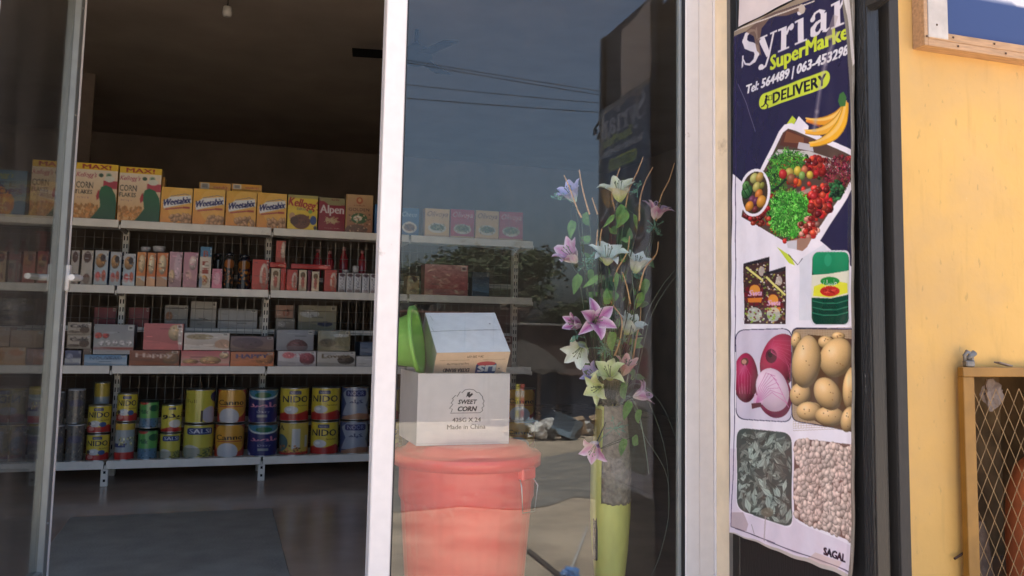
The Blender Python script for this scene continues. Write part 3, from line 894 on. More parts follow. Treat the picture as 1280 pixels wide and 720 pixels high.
# second shelf
br, cr = (120, 75, 45), (225, 210, 190)
lo = [(.5, .2, .33, .16, (90, 55, 40), 0), (.5, .82, .3, .15, (110, 70, 55), 0)]
wf = [(.45, .3, .36, .2, (190, 130, 60), 1), (.6, .22, .2, .1, (60, 40, 30), 0), (.3, .75, .2, .14, (200, 80, 80), 0), (.7, .72, .16, .16, (190, 90, 70), 0)]
Y1_ = YS+.012
rows = [
 (-8, 8, 314, d_pack((190, 160, 110), (170, 140, 90), lo), (150, 130, 100), 'beige biscuit pack at the far left seen through the door glass'),
 (10, 26, 314, d_pack((110, 90, 85), (80, 60, 60), lo), (90, 70, 60), 'dark brown biscuit pack behind the door glass'),
 (28, 44, 314, d_pack((180, 140, 110), (170, 70, 50), wf), (150, 90, 70), 'orange and tan biscuit pack behind the door glass'),
 (46, 60, 314, d_pack((170, 60, 50), (150, 60, 50), wf), (150, 60, 50), 'dull red biscuit pack behind the door handle'),
 (88, 99, 313, d_pack((190, 180, 170), (180, 170, 160), lo), (170, 160, 150), 'narrow white chocolate pack touching the door leaf edge'),
 (101, 116, 313, d_pack((196, 186, 172), (186, 176, 165), lo), (170, 160, 150), 'white pack with brown sweets second from the door leaf'),
 (118, 135.5, 313, d_pack((190, 190, 190), (150, 180, 200), wf), (70, 110, 160), 'white and blue wafer pack, left of three alike'),
 (137, 151.5, 315, d_pack((190, 190, 190), (150, 180, 200), wf), (70, 110, 160), 'white and blue wafer pack, middle of three alike'),
 (153.5, 169.5, 317, d_pack((190, 190, 190), (150, 180, 200), wf), (70, 110, 160), 'white and blue wafer pack, right of three alike'),
 (170.5, 182.5, 315, d_pack((225, 140, 60), (230, 120, 50), [(.55, .35, .34, .26, (240, 205, 150), 1)], band=(.7, 1, (190, 190, 185))), (210, 100, 50), 'orange and white biscuit pack, left of three'),
 (183.5, 195, 316, d_pack((225, 130, 60), (225, 110, 50), [(.5, .35, .34, .28, (240, 215, 170), 1)], band=(.7, 1, (190, 190, 185))), (210, 100, 50), 'orange and white biscuit pack, middle of three'),
 (195.7, 210, 316, d_pack((225, 120, 50), (225, 110, 50), [(.5, .35, .34, .28, (240, 210, 160), 1)], band=(.7, 1, (190, 190, 185))), (210, 100, 50), 'orange and white biscuit pack, right of three'),
 (211, 227.5, 315, d_pack((205, 150, 165), (190, 150, 150), [(.25, .7, .22, .2, (230, 190, 140), 1), (.65, .4, .25, .35, (215, 180, 190), 0)]), (150, 60, 80), 'pink wafer pack, left of the pair'),
 (229, 247.5, 315.5, d_pack((200, 130, 150), (200, 150, 150), [(.65, .3, .26, .2, (235, 200, 190), 1), (.4, .7, .2, .2, (220, 170, 160), 0)]), (140, 50, 70), 'pink wafer pack, right of the pair'),
 (249.5, 264.5, 308.5, d_pack((225, 205, 180), (215, 200, 180), [(.45, .8, .3, .12, (225, 150, 60), 1), (.15, .85, .15, .14, (50, 100, 170), 0)], 'Brix', (170, 60, 40), (0, .25, (60, 120, 160)), True), (60, 110, 150), 'tall narrow box with blue top and white front'),
 (264, 277.5, 336, d_pack((220, 130, 150), (215, 120, 150), [(.5, .5, .3, .3, (235, 170, 185), 0)]), (180, 60, 90), 'short pink carton beside the tall blue topped box'),
 (415, 421, 337, d_pack((190, 60, 40), (180, 50, 40), []), (160, 40, 30), 'thin red edge of a pack before the white ones')]
for a, b, t, f_, sd, l in rows[:-1]:
    spk('biscuit_pack', a, b, t, f_, sd, l, 'biscuit pack', z0=Z1, d=.07, Y=Y1_)
reds = [(314.8, 336, 324.5, 1, 'tall red pack nearest the dark jars'), (338, 350, 335.5, 0, 'beige faced red pack before the upright'), (350.5, 357.5, 335.5, 2, 'thin plain red pack edge beside the beige faced one'),
        (358, 372, 337, 1, 'red and beige biscuit pack right of the upright'), (373, 383.5, 337.5, 0, 'beige biscuit pack beside a red one'), (384, 388.5, 338, 3, 'narrow maroon pack in the red row'),
        (389, 399, 339.5, 0, 'beige biscuit pack in a gap of the red row'), (405, 421, 337.5, 1, 'red and beige pack left of the white chocolate packs')]
for a, b, t, k, l in reds:
    f_ = [d_pack((225, 205, 170), (215, 190, 160), [(.5, .25, .3, .14, (110, 80, 40), 0), (.5, .6, .2, .3, (190, 90, 70), 0)]),
          d_pack((205, 60, 40), (200, 55, 40), [(.72, .55, .26, .42, (225, 200, 180), 1), (.72, .55, .12, .3, (200, 110, 90), 0)]),
          d_pack((210, 60, 45), (200, 50, 40), []), d_pack((130, 30, 60), (120, 25, 50), [])][k]
    spk('biscuit_pack', a, b, t, f_, (190, 50, 40) if k != 3 else (110, 25, 45), l, 'biscuit pack', z0=Z1, d=.08)
o, zt = spk('biscuit_pack', 336, 357.5, 328, d_pack((215, 60, 45), (200, 50, 40), [(.7, .6, .2, .3, (220, 120, 100), 0)]), (190, 45, 35), 'red pack lying across the row at the upright', 'biscuit pack', z0=ztop(346, 334.5, YS+.03), d=.1, Y=YS+.03)
spk('biscuit_pack', 344.5, 357, 301, d_pack((205, 75, 45), (200, 60, 45), [(.75, .5, .24, .45, (215, 190, 165), 1)]), (190, 55, 35), 'red and beige pack standing on top of the lying red one', 'biscuit pack', z0=zt+.001, d=.07, Y=YS+.04)
spk('biscuit_pack', 363, 413.5, 330.5, d_pack((205, 55, 50), (190, 45, 45), [(.8, .5, .12, .3, (230, 110, 100), 0)]), (180, 40, 40), 'long flat red pack lying across the red and beige row', 'biscuit pack', z0=ztop(390, 336.5, YS+.03), d=.09, Y=YS+.03)
for k in range(5):
    spk('chocolate_pack', 422.3+k*9.9, 431.8+k*9.9, 341.2+k*.3, d_pack((205, 205, 210), (200, 200, 205), [(.5, .12, .38, .08, (80, 45, 45), 0), (.5, .9, .38, .08, (90, 55, 50), 0)], 'CHOCO', (90, 90, 110), None, True), (160, 155, 160),
        'white pack with brown sweets, %s of the five at the post' % ('leftmost', 'second', 'middle', 'fourth', 'rightmost')[k], 'chocolate pack', z0=Z1, d=.07, group='white chocolate packs on the second shelf')
spk('carton', 530, 585, 331, d_pack((215, 150, 150), (170, 60, 60), []), (150, 80, 80), 'pink and red carton seen through the window below the olive cartons', 'carton', z0=Z1, d=.1)
spk('carton', 508, 524, 345, d_pack((180, 150, 100), (150, 120, 80), lo), (140, 110, 80), 'small tan carton seen through the window beside the post', 'carton', z0=Z1, d=.1)
spk('carton', 590, 612, 340, d_pack((60, 70, 80), (50, 110, 160), []), (40, 50, 60), 'dark carton with a blue stripe seen through the window', 'carton', z0=Z1, d=.1)
# domed tubs lying behind, dark jars, bottles
def tub(px0, px1, py, Y, z, label, m, r=None, h=.05):
    xc, w_ = xspan(px0, px1, py, Y)
    r = w_/2
    t = empty('tub', (xc, Y+r, z+.001), label, 'tub')
    MB().lathe([(r*.85, 0), (r*.97, h*.6), (r*.97, h*.75)], 20).build('tub_body', m, t, True)
    MB().lathe([(r, h*.76), (r, h*.86), (r*.8, h*.95), (.001, h)], 20).build('lid', M_clearlid, t, True)
zt2 = ztop(190, 316, YS+.05)
tub(175, 188, 312, YS+.09, ztop(182, 314.5, YS+.09), 'small round tub on top of the orange packs, left', M_clearlid, h=.03)
tub(190, 207, 311, YS+.09, ztop(198, 314.5, YS+.09), 'wider round tub on top of the orange packs, right', M_clearlid, h=.035)
# jar with domed lid
def jar(px0, px1, pyt, z0, Y, label, body, blob, cat='jar'):
    xc, w_ = xspan(px0, px1, pyt+20, Y)
    h = ztop((px0+px1)/2, pyt, Y)-z0
    r = w_/2
    t = empty('jar', (xc, Y+r, z0+.001), label, cat)
    c = Cv(40, 46, body)
    nut(c, .5, .6, .25, .25, blob, 40); c.ell(.5, .25, .2, .13, blob)
    img = c.out()
    e = MB()
    def fn(u, v):
        a = -math.pi/2+(u-.5)*2*math.pi*.999
        rr = r*(1-.25*np.clip((.1-v)/.1, 0, 1))
        return rr*np.cos(a), rr*np.sin(a), (1-v)*h*.92
    grid_obj('jar_body', img, fn, mat('jar_gloss', rough=.12, vcol=True, coat=.6), t, None, True)
    MB().lathe([(r*.8, h*.915), (r*.8, h*.975), (r*.7, h), (.001, h)], 20).build('lid', mat('dark_lid', (.02, .02, .025), .15, coat=1), t, True)
jar(279.5, 293, 316, Z1, YS+.02, 'dark jar with brown label among the packs', (50, 50, 48), (150, 90, 50))
jar(297, 313.5, 318, Z1, YS+.02, 'blackish jar with orange picture beside the tall red pack', (38, 40, 50), (130, 80, 30))
jar(266, 278, 317, Z1, YS+.13, 'black jar standing behind the short pink carton', (25, 27, 27), (50, 50, 50))
M_redb = mat('red_bottle_plastic', (.42, .05, .07), .25, coat=.5)
for k, (px, py) in enumerate(((398, 312), (413, 314), (431, 309), (454, 313))):
    Y = YS+DP+.12
    z0 = 1.22
    zt_ = ztop(px, py, Y)
    xc, w_ = xspan(px-5.5, px+5.5, py, Y)
    r = w_/2; h = max(.1, zt_-z0)
    b = empty('bottle', (xc, Y+r, z0+.001), 'dark red bottle behind the wire mesh, %s of four' % ('leftmost', 'second', 'third', 'rightmost')[k], 'bottle', 'red bottles behind the wire mesh')
    MB().lathe([(r*.9, 0), (r, .01), (r, h*.62), (r*.55, h*.8), (r*.38, h*.84), (r*.38, h*.93)], 18).build('bottle_body', M_redb, b, True)
    MB().lathe([(r*.45, h*.9), (r*.45, h), (.001, h)], 14).build('cap', mat('pale_pink_cap', (.6, .3, .32), .4), b, True)
tub(428, 437, 338, YS+.05, ztop(432, 341, YS+.05), 'flat grey tub lying on the white packs', M_clearlid, h=.02)
tub(441, 449.5, 336, YS+.05, ztop(445, 341, YS+.05), 'small grey cup on top of the white packs', M_clearlid, h=.045)

# third shelf: cartons
cho = [(.72, .6, .2, .28, (80, 55, 40), 0), (.3, .75, .25, .1, (70, 50, 40), 0)]
def third(a, b, t, bt, f_, sd, l, Y=YS+.012, d=.2, cat='carton', **k):
    return spk('carton', a, b, t, f_, sd, l, cat, z0=(Z2 if bt is None else None), pyb=bt, Y=Y, d=d, **k)
third(-30, 31, 434, None, d_pack((200, 140, 60), (190, 130, 55), []), (170, 120, 60), 'orange tan carton at the bottom left behind the door glass')
third(32.5, 76, 436, None, d_pack((165, 120, 110), (150, 110, 100), [(.5, .4, .35, .2, (190, 150, 140), 0)], 'Snack', (190, 160, 155)), (130, 90, 80), 'dull pink carton behind the door glass')
third(12, 54, 413, 434.5, d_pack((165, 135, 95), (150, 120, 85), []), (130, 110, 80), 'plain brown carton stacked behind the door glass')
third(-25, 11, 409, 433, d_pack((180, 150, 120), (160, 130, 100), []), (150, 120, 90), 'light brown carton at the left edge behind the door glass')
third(80, 101, 438, None, d_pack((90, 90, 125), (60, 60, 80), [(.3, .4, .2, .2, (150, 150, 170), 0)], None, band=(.5, .95, (190, 190, 190))), (70, 70, 90), 'small dark violet carton with white label by the door leaf', d=.08)
third(102, 113.5, 436, None, d_pack((120, 95, 75), (100, 75, 60), cho), (90, 70, 55), 'small brown pack squeezed beside the violet carton', Y=YS+.03, d=.1)
_, z = third(83, 113.5, 419, 436, d_pack((185, 170, 150), (170, 155, 140), cho, 'Café', (60, 45, 40)), (150, 135, 120), 'beige tray of brown sweets, lower of two', Y=YS+.03, d=.12)
third(83, 113.5, 403, 418.6, d_pack((185, 170, 150), (170, 155, 140), cho, 'Café', (60, 45, 40)), (150, 135, 120), 'beige tray of brown sweets, upper of two', Y=YS+.03, d=.12)
third(103.5, 158, 443.5, None, d_pack((90, 140, 185), (200, 205, 210), [], 'NOUVEAU', (60, 80, 110)), (80, 110, 140), 'blue and white flat carton under the grey strawberry one')
third(116.5, 167.5, 405.5, 443, d_pack((140, 142, 148), (180, 178, 175), [(.12, .38, .09, .10, (205, 60, 50), 1), (.3, .38, .08, .09, (205, 60, 50), 1)] + [(.2+.17*k, .62, .08, .1, (200, 195, 195), 1) for k in range(5)], band=(.76, .84, (150, 60, 50))), (120, 120, 125), 'grey carton with strawberries on its front')
third(160, 223.5, 438, None, d_pack((150, 75, 40), (120, 55, 30), [(.82, .5, .16, .4, (150, 100, 60), 1)], 'Happy', (225, 190, 170)), (110, 55, 35), 'brown biscuit carton left of the pink one')
third(179, 229, 404.5, 437.5, d_pack((205, 100, 100), (190, 90, 90), [(.8, .35, .18, .3, (215, 180, 130), 1), (.93, .5, .06, .5, (210, 190, 180), 0)]), (170, 70, 70), 'pink red carton with biscuit picture, upper left of the middle bay')
third(225, 286.5, 438.5, None, d_pack((215, 90, 90), (215, 190, 160), [(.2, .7, .16, .16, (200, 150, 90), 1), (.6, .62, .22, .25, (210, 160, 100), 1), (.88, .3, .1, .2, (220, 180, 130), 1)]), (190, 90, 80), 'red to cream biscuit carton at the middle of the third shelf')
third(229, 286.5, 416, 437.8, d_pack((215, 208, 200), (205, 180, 160), [(.35, .25, .3, .15, (170, 150, 110), 0), (.85, .65, .18, .28, (205, 160, 130), 0)]), (180, 165, 150), 'white and tan carton stacked on the red one')
third(287, 342, 440, None, d_pack((215, 120, 70), (200, 110, 60), [(.78, .5, .2, .4, (200, 120, 60), 1)], 'HAPPY', (70, 60, 110)), (170, 90, 60), 'orange biscuit carton next to the right upright')
third(287, 342, 420.5, 439.5, d_pack((120, 95, 100), (130, 100, 85), [(.4, .45, .36, .35, (95, 70, 78), 0)]), (100, 80, 80), 'dusky purple carton stacked on the orange one')
third(346, 394.5, 439, None, d_pack((215, 205, 205), (205, 195, 195), [(.76, .5, .2, .38, (160, 70, 80), 1), (.28, .28, .16, .2, (225, 120, 120), 0)], 'YUM YUM', (200, 80, 90)), (180, 170, 170), 'white carton with red round picture right of the upright')
third(344.5, 391.5, 412.5, 438.5, d_pack((150, 153, 160), (140, 142, 150), [(.56, .8, .28, .34, (110, 60, 65), 1)]), (120, 120, 128), 'grey carton with brown round picture stacked above the white one')
third(395.5, 444, 439.5, None, d_pack((195, 188, 178), (180, 172, 162), [(.75, .55, .22, .28, (75, 55, 40), 1)], 'Loveta', (120, 100, 70)), (160, 150, 140), 'cream carton with dark chocolates near the window post')
third(396.5, 437.5, 413.5, 438.8, d_pack((125, 120, 95), (150, 140, 100), [(.3, .6, .25, .2, (75, 65, 45), 0), (.7, .25, .25, .08, (200, 200, 190), 0)]), (110, 100, 80), 'olive film wrapped carton stacked near the window post', mtl=M_film)
third(445, 480, 445.5, None, d_pack((195, 192, 190), (185, 182, 180), []), (165, 160, 160), 'plain white flat carton touching the window post')
third(449, 480, 428, 444.8, d_pack((60, 80, 115), (150, 155, 165), []), (60, 75, 100), 'blue carton lying on the plain white one at the post')
third(505, 560, 425, None, d_pack((90, 60, 45), (70, 50, 40), cho), (70, 50, 40), 'brown carton behind the window, third shelf')
third(580, 640, 420, None, d_pack((110, 50, 45), (90, 40, 40), cho), (80, 40, 35), 'dark red carton behind the window, third shelf end')
# grey patterned bag behind glass
spk('snack_bag', -6, 30, 372, d_pack((120, 118, 112), (105, 100, 98), [(.3, .3, .25, .2, (150, 145, 140), 0), (.7, .7, .2, .2, (80, 80, 80), 0)]), (90, 88, 85), 'grey patterned bag seen through the open door glass', 'snack bag', pyb=408, Y=YS+.05, d=.12, kind='pouch')
# rear side of the unit, seen through the mesh
YR = YS+DP+.09
def rear(a, b, t, bt, c1, c2, l, bl=(), **k):
    spk('carton', a, b, t, d_pack(c1, c2, list(bl)), tuple(int(v*.8) for v in c1), l, 'carton', pyb=bt, z0=(.88 if bt is None else None), Y=YR, d=.16, **k)
rear(238, 270.5, 377, None, (190, 187, 180), (185, 182, 175), 'whitish square carton behind the mesh of the middle bay')
rear(272, 321.5, 386, None, (178, 180, 182), (172, 175, 178), 'wide pale grey carton behind the mesh of the middle bay')
rear(205, 234.5, 381.5, None, (175, 172, 165), (170, 165, 160), 'cream carton behind the mesh, left of the whitish square one', [(.2, .5, .15, .2, (180, 120, 80), 0)])
rear(117, 145, 384.5, None, (150, 40, 50), (120, 30, 40), 'dark red carton behind the mesh left of the upright')
rear(160, 186, 384.5, None, (150, 40, 50), (120, 30, 40), 'dark red carton behind the mesh right of the upright')
rear(344, 368.5, 398.5, None, (175, 165, 150), (150, 135, 120), 'lower beige carton behind the mesh by the right upright', [(.3, .5, .2, .3, (200, 190, 180), 0)])
rear(344, 366.5, 381.5, 397.5, (205, 160, 140), (190, 140, 120), 'pinkish carton on the lower beige one behind the mesh', [(.6, .6, .2, .3, (170, 100, 80), 0)])
rear(372.5, 421, 382, None, (175, 172, 150), (160, 150, 115), 'shiny patterned carton behind the mesh of the right bay', [(.3, .35, .25, .15, (200, 205, 210), 0), (.7, .75, .2, .1, (60, 60, 90), 0)])
rear(323, 334, 396, None, (170, 165, 155), (150, 145, 130), 'narrow cream carton behind the mesh beside the right upright')

# bottom shelf: tins
def ink(c, t, x0, y0, x1, y1, col=(20, 20, 30), **k): c.text(t, x0, y0, x1, y1, col, **k)
def t_nido(c):
    c.rect(0, 0, 1, 1, (226, 200, 50)); c.rect(0, .78, 1, 1, (190, 40, 35)); c.poly([(0, .8), (.3, .72), (.5, .78), (.8, .68), (1, .8), (1, .9), (0, .9)], (190, 40, 35))
    c.rrect(.36, .09, .62, .20, .03, .03, (70, 70, 110)); ink(c, 'Nestle', .39, .12, .59, .18, (190, 190, 200), bold=.01)
    ink(c, 'NIDO', .2, .24, .8, .43, (20, 20, 60), bold=.02); c.ell(.40, .66, .16, .12, (205, 205, 205)); c.ell(.36, .64, .06, .05, (235, 235, 235)); ink(c, 'fortified', .55, .5, .8, .55, (120, 90, 40))
def t_nido2(c):
    t_nido(c); c.ell(.62, .68, .1, .09, (60, 90, 150)); c.ell(.3, .84, .1, .08, (225, 140, 130)); c.ell(.22, .66, .08, .07, (70, 60, 60))
def t_ra(c):
    c.rect(0, 0, 1, 1, (214, 184, 70)); c.rect(0, .88, 1, 1, (180, 50, 45)); c.ell(.2, .62, .2, .26, (80, 110, 110)); c.rect(.48, .2, .66, .8, (205, 205, 200)); c.rect(.78, .4, .88, .75, (190, 195, 200)); ink(c, 'RA', .04, .1, .3, .24, (60, 50, 30), bold=.03)
    nut(c, .4, .8, .3, .1, (190, 120, 60))
def t_canno(c):
    c.rect(0, 0, 1, 1, (196, 60, 40)); c.ell(.5, .42, .44, .46, (235, 175, 50), n=28); c.ell(.5, .42, .38, .40, (228, 160, 45), n=28)
    ink(c, 'Canno', .18, .32, .8, .47, (30, 20, 25), bold=.03); c.ell(.45, .82, .24, .26, (200, 200, 205)); c.rect(.2, .5, .8, .53, (190, 90, 50))
def t_blue(c):
    c.rect(0, 0, 1, 1, (40, 44, 110)); c.rect(0, 0, 1, .2, (60, 130, 170)); c.ell(.5, .05, .46, .26, (200, 215, 215)); c.ell(.5, .02, .42, .24, (60, 130, 160)); c.ell(.5, .17, .18, .08, (40, 110, 70))
    c.text('\uFEA9\uFEBC\uFE8E\uFEE3', .2, .38, .85, .52, (215, 130, 160), bold=.03); ink(c, 'Dairy', .38, .62, .66, .68, (170, 175, 200)); c.rect(.38, .74, .6, .82, (140, 150, 150)); c.ell(.08, .95, .12, .12, (150, 160, 190)); c.ell(.92, .95, .12, .12, (150, 160, 190))
def t_yell(c):
    c.rect(0, 0, 1, 1, (212, 200, 60)); c.rect(.1, .12, .4, .9, (190, 180, 50), al=.5); c.ell(.85, .22, .14, .15, (40, 50, 110)); c.ell(.72, .75, .2, .25, (180, 175, 190)); c.rect(.5, .62, .55, .95, (70, 60, 40)); ink(c, 'Full', .18, .3, .4, .4, (120, 110, 30))
def t_yell2(c):
    c.rect(0, 0, 1, 1, (208, 198, 66)); c.rrect(.22, .1, .8, .3, .08, .06, (30, 50, 120)); ink(c, 'SALSI', .28, .13, .74, .26, (190, 200, 220), bold=.02); c.ell(.3, .8, .22, .2, (190, 190, 185)); nut(c, .7, .82, .22, .13, (90, 100, 60)); c.rect(0, .68, 1, 1, (90, 95, 60), al=.35)
def t_green(c):
    c.rect(0, 0, 1, 1, (90, 170, 80)); c.rect(0, .62, 1, 1, (80, 120, 150)); c.ell(.7, .25, .18, .12, (30, 90, 60)); c.ell(.3, .05, .2, .08, (190, 60, 50)); nut(c, .5, .8, .4, .15, (70, 100, 120)); ink(c, 'Milk', .2, .3, .5, .45, (40, 90, 60), bold=.02)
def t_arab(c):
    c.rect(0, 0, 1, 1, (225, 205, 60)); c.poly([(0, .92), (.5, .78), (1, .86), (1, 1), (0, 1)], (190, 40, 35)); c.rect(.4, .1, .62, .18, (80, 80, 100)); c.text('\u0648\u062F\uFEF4\uFEE7', .2, .26, .9, .46, (25, 20, 40), bold=.035); c.ell(.62, .68, .2, .14, (215, 210, 200))
def t_bluew(c):
    c.rect(0, 0, 1, 1, (56, 70, 120)); c.poly([(.2, .2), (.35, .05), (.8, .05), (.9, .3), (.78, .55), (.9, .85), (.2, .85), (.32, .5)], (150, 160, 180)); c.rrect(.3, .10, .78, .28, .05, .05, (40, 45, 110)); ink(c, 'NOOR', .36, .13, .72, .25, (160, 170, 200), bold=.02)
    c.text('\uFEE3\uFEE0\uFEF4\uFEDC', .4, .38, .7, .48, (40, 50, 100), bold=.02); c.poly([(.2, .9), (.6, .78), (1, .84), (1, 1), (.2, 1)], (170, 120, 90))
def t_ywhite(c):
    c.rect(0, 0, 1, 1, (160, 170, 175)); c.rect(0, 0, 1, .2, (215, 180, 60)); c.rect(0, .78, 1, 1, (190, 45, 40)); c.rect(.1, .55, .5, .65, (50, 60, 120)); nut(c, .6, .5, .3, .1, (190, 185, 120))
def t_grey(c):
    c.rect(0, 0, 1, 1, (110, 105, 100)); nut(c, .5, .5, .45, .45, (120, 110, 95), 120); c.ell(.5, .4, .3, .1, (80, 80, 120), al=.6)
M_dlid = mat('dark_green_plastic', (.02, .04, .03), .3)
M_ylid = mat('yellow_plastic', (.6, .45, .08), .4)
_imgs = {}
def tin(px0, px1, pyt, pyb, fn, back, label, cat='tin', lid=None, group=None, Y=YS+.01):
    z0 = Z3 if pyb is None else ztop((px0+px1)/2, pyb, Y)
    xc, w_ = xspan(px0, px1, (pyt+20), Y)
    r = w_/2*.985
    h = ztop((px0+px1)/2, pyt, Y)-z0-.002
    if fn not in _imgs:
        c = Cv(84, 60, (200, 200, 200)); fn(c); _imgs[fn] = c.out(.18)
    o = can_obj(_imgs[fn], r, h, back, lid)
    o.location = (xc, Y+r, z0+.001)
    o.rotation_euler = (0, 0, math.atan2(xc, Y+2.4)*-1+R(rnd.uniform(-6, 6)))
    tag(o, label, cat, group)
    return o
Y_ = (220, 190, 60)
tin(107.5, 137.5, 507, 542, t_nido2, Y_, 'yellow and red milk tin on top of its twin, nearest the door leaf')
tin(105.5, 135, 543, None, t_nido2, Y_, 'yellow and red milk tin under its twin, nearest the door leaf')
tin(144.5, 171, 492, 527.5, t_nido2, Y_, 'yellow and red milk tin on top of the white one')
tin(142, 167.5, 528.5, None, t_ywhite, (190, 60, 50), 'whitish tin with yellow top and red foot below the milk tin')
tin(173, 197.5, 502, 536, t_green, (70, 130, 70), 'green tin, upper of two', lid=M_dlid)
tin(171, 196, 538, None, t_green, (70, 130, 70), 'green tin, lower of two', lid=M_dlid)
tin(200.5, 227, 506, 541, t_arab, Y_, 'yellow tin with dark script on top of the small yellow one')
tin(198.5, 224.5, 542, None, t_yell2, (200, 190, 60), 'small yellow tin with blue badge below the script one')
tin(231, 268.5, 487, 529.5, t_yell, (205, 195, 60), 'large plain yellow tin, upper, left of the orange ones')
tin(228, 267, 531, None, t_yell2, (205, 195, 60), 'large yellow tin with blue badge, lower, left of the orange ones')
tin(272, 308, 486.5, 529, t_canno, (190, 60, 40), 'orange and red tin with black lettering, upper of two')
tin(268.5, 306, 530.5, None, t_canno, (190, 60, 40), 'orange and red tin with black lettering, lower of two')
tin(311, 348.5, 487, 529.5, t_blue, (40, 45, 105), 'dark blue tin with pink script, upper of two')
tin(310, 348, 530.5, None, t_blue, (40, 45, 105), 'dark blue tin with pink script, lower of two')
tin(351, 387.5, 485, 527, t_nido, Y_, 'yellow milk tin with black lettering above the pictured tin')
tin(350, 387, 528, None, t_ra, Y_, 'yellow tin with grey pictures below a milk tin')
tin(391, 427.5, 484.5, 526, t_nido, Y_, 'yellow milk tin with black lettering, upper, left of the blue white tins')
tin(390, 425, 527, None, t_nido, Y_, 'yellow milk tin with black lettering, lower, left of the blue white tins')
tin(428.5, 464, 484, 525.5, t_bluew, (50, 60, 110), 'blue and silver tin at the window post, upper of two')
tin(426.5, 463, 526.5, None, t_bluew, (50, 60, 110), 'blue and silver tin at the window post, lower of two')
tin(82, 105, 487, 530, t_grey, (90, 88, 85), 'grey gift jar beside the open door leaf, upper', lid=M_clearlid)
tin(81, 104, 531, None, t_grey, (90, 88, 85), 'grey gift jar beside the open door leaf, lower', lid=M_clearlid)
tin(116, 136, 478, None, t_ywhite, (190, 60, 50), 'taller tin standing behind the yellow and red pair', Y=YS+.2)
tin(33, 58, 484, 530, t_ywhite, (180, 160, 90), 'yellow lidded tub behind the door glass, upper', lid=M_ylid)
tin(33, 58, 531, None, t_grey, (160, 150, 90), 'pale tub behind the door glass, lower', lid=M_ylid)
tin(62, 79, 490, 531, t_grey, (80, 78, 75), 'grey jar partly behind the door stile, upper', lid=M_clearlid)
tin(60, 79, 532, None, t_grey, (80, 78, 75), 'grey jar partly behind the door stile, lower', lid=M_clearlid)
for k, (a, b) in enumerate(((-12, 8), (9, 30))):
    for j, (t, bt) in enumerate(((488, 533), (534, None))):
        spk('snack_bag', a, b, t, d_pack((75, 85, 110), (95, 95, 100), [(.4, .4, .3, .3, (120, 125, 140), 0)]), (60, 65, 80),
            'bluish bag at the far left behind the door glass, %s %s' % (('outer', 'inner')[k], ('upper', 'lower')[j]), 'snack bag', z0=Z3 if bt is None else None, pyb=bt, d=.12, kind='pouch')
for k, (a, b) in enumerate(((468, 502), (506, 540), (640, 674))):
    tin(a, b, 486, 526, (t_nido, t_blue, t_canno)[k], (60, 60, 80), 'upper tin behind the window, %s' % ('hidden by the post', 'right of the post', 'at the shelf end')[k])
    tin(a, b, 527, None, (t_nido, t_blue, t_canno)[k], (60, 60, 80), 'lower tin behind the window, %s' % ('hidden by the post', 'right of the post', 'at the shelf end')[k])
# ------------------------------------------------------------------ window display
M_red = mat('red_bin_plastic', (.88, .065, .05), .36, noise=.08, nscale=5, coat=.15, col2=(.92, .26, .20), fac2=(.60, .80), bump=.12, bscale=30)
BX, BY = .757, .300
bn = empty('dustbin', (BX, BY, 0), 'large red plastic bin with lid and wire handle behind the window', 'bin')
zf = ztop(582, 592, .07)          # lower edge of the flange
zb = zf
c_ = MB()
nseg = 96
prof = [(.165, .0), (.172, .01), (.176, .02), (.205, zb-.12), (.208, zb-.11), (.213, zb-.1), (.214, zb-.005)]
vs, fs = [], []
for i, (r_, z_) in enumerate(prof):
    for k in range(nseg):
        a = 2*math.pi*k/nseg
        rib = 0
        deg = (math.degrees(a)-270) % 40
        if 1 <= i <= 5 and (deg < 14): rib = .0028*(1 if int(k) % 2 else -1)
        vs.append(((r_+rib)*math.cos(a), (r_+rib)*math.sin(a), z_))
for i in range(len(prof)-1):
    for k in range(nseg): fs.append((i*nseg+k, i*nseg+(k+1) % nseg, (i+1)*nseg+(k+1) % nseg, (i+1)*nseg+k))
fs.append(tuple(range(nseg))[::-1])
c_.add(vs, fs); c_.build('bin_body', M_red, bn, True)
ZT = float(at(580, 556, .2)[2])   # where the carton stands
MB().lathe([(.214, zf), (.232, zf-.004), (.233, zf+.028), (.228, zf+.033), (.207, zf+.036), (.205, zf+.040), (.196, ZT-.018), (.186, ZT-.006), (.165, ZT-.001), (.12, ZT-.001), (.001, ZT-.001)], 72, caps=(False, False)).build('lid', M_red, bn, True)
for sgn, ax in ((1, R(-52)), (-1, R(128))):
    Mx = Matrix.Rotation(ax, 4, 'Z')
    hl = MB(); hl.cbox(.212, .235, -.036, .036, zf-.034, zf+.002, .005, M=Mx)
    hl.build('grip', M_red, bn)
    q = [Mx @ Vector(p) for p in ((.222, -.034, zf-.028), (.236, -.046, zf-.05), (.235, -.036, zf-.125), (.235, .030, zf-.13), (.236, .044, zf-.055), (.222, .034, zf-.028))]
    MB().tube(q, .0018, 6).build('wire_handle', M_tin, bn, True)

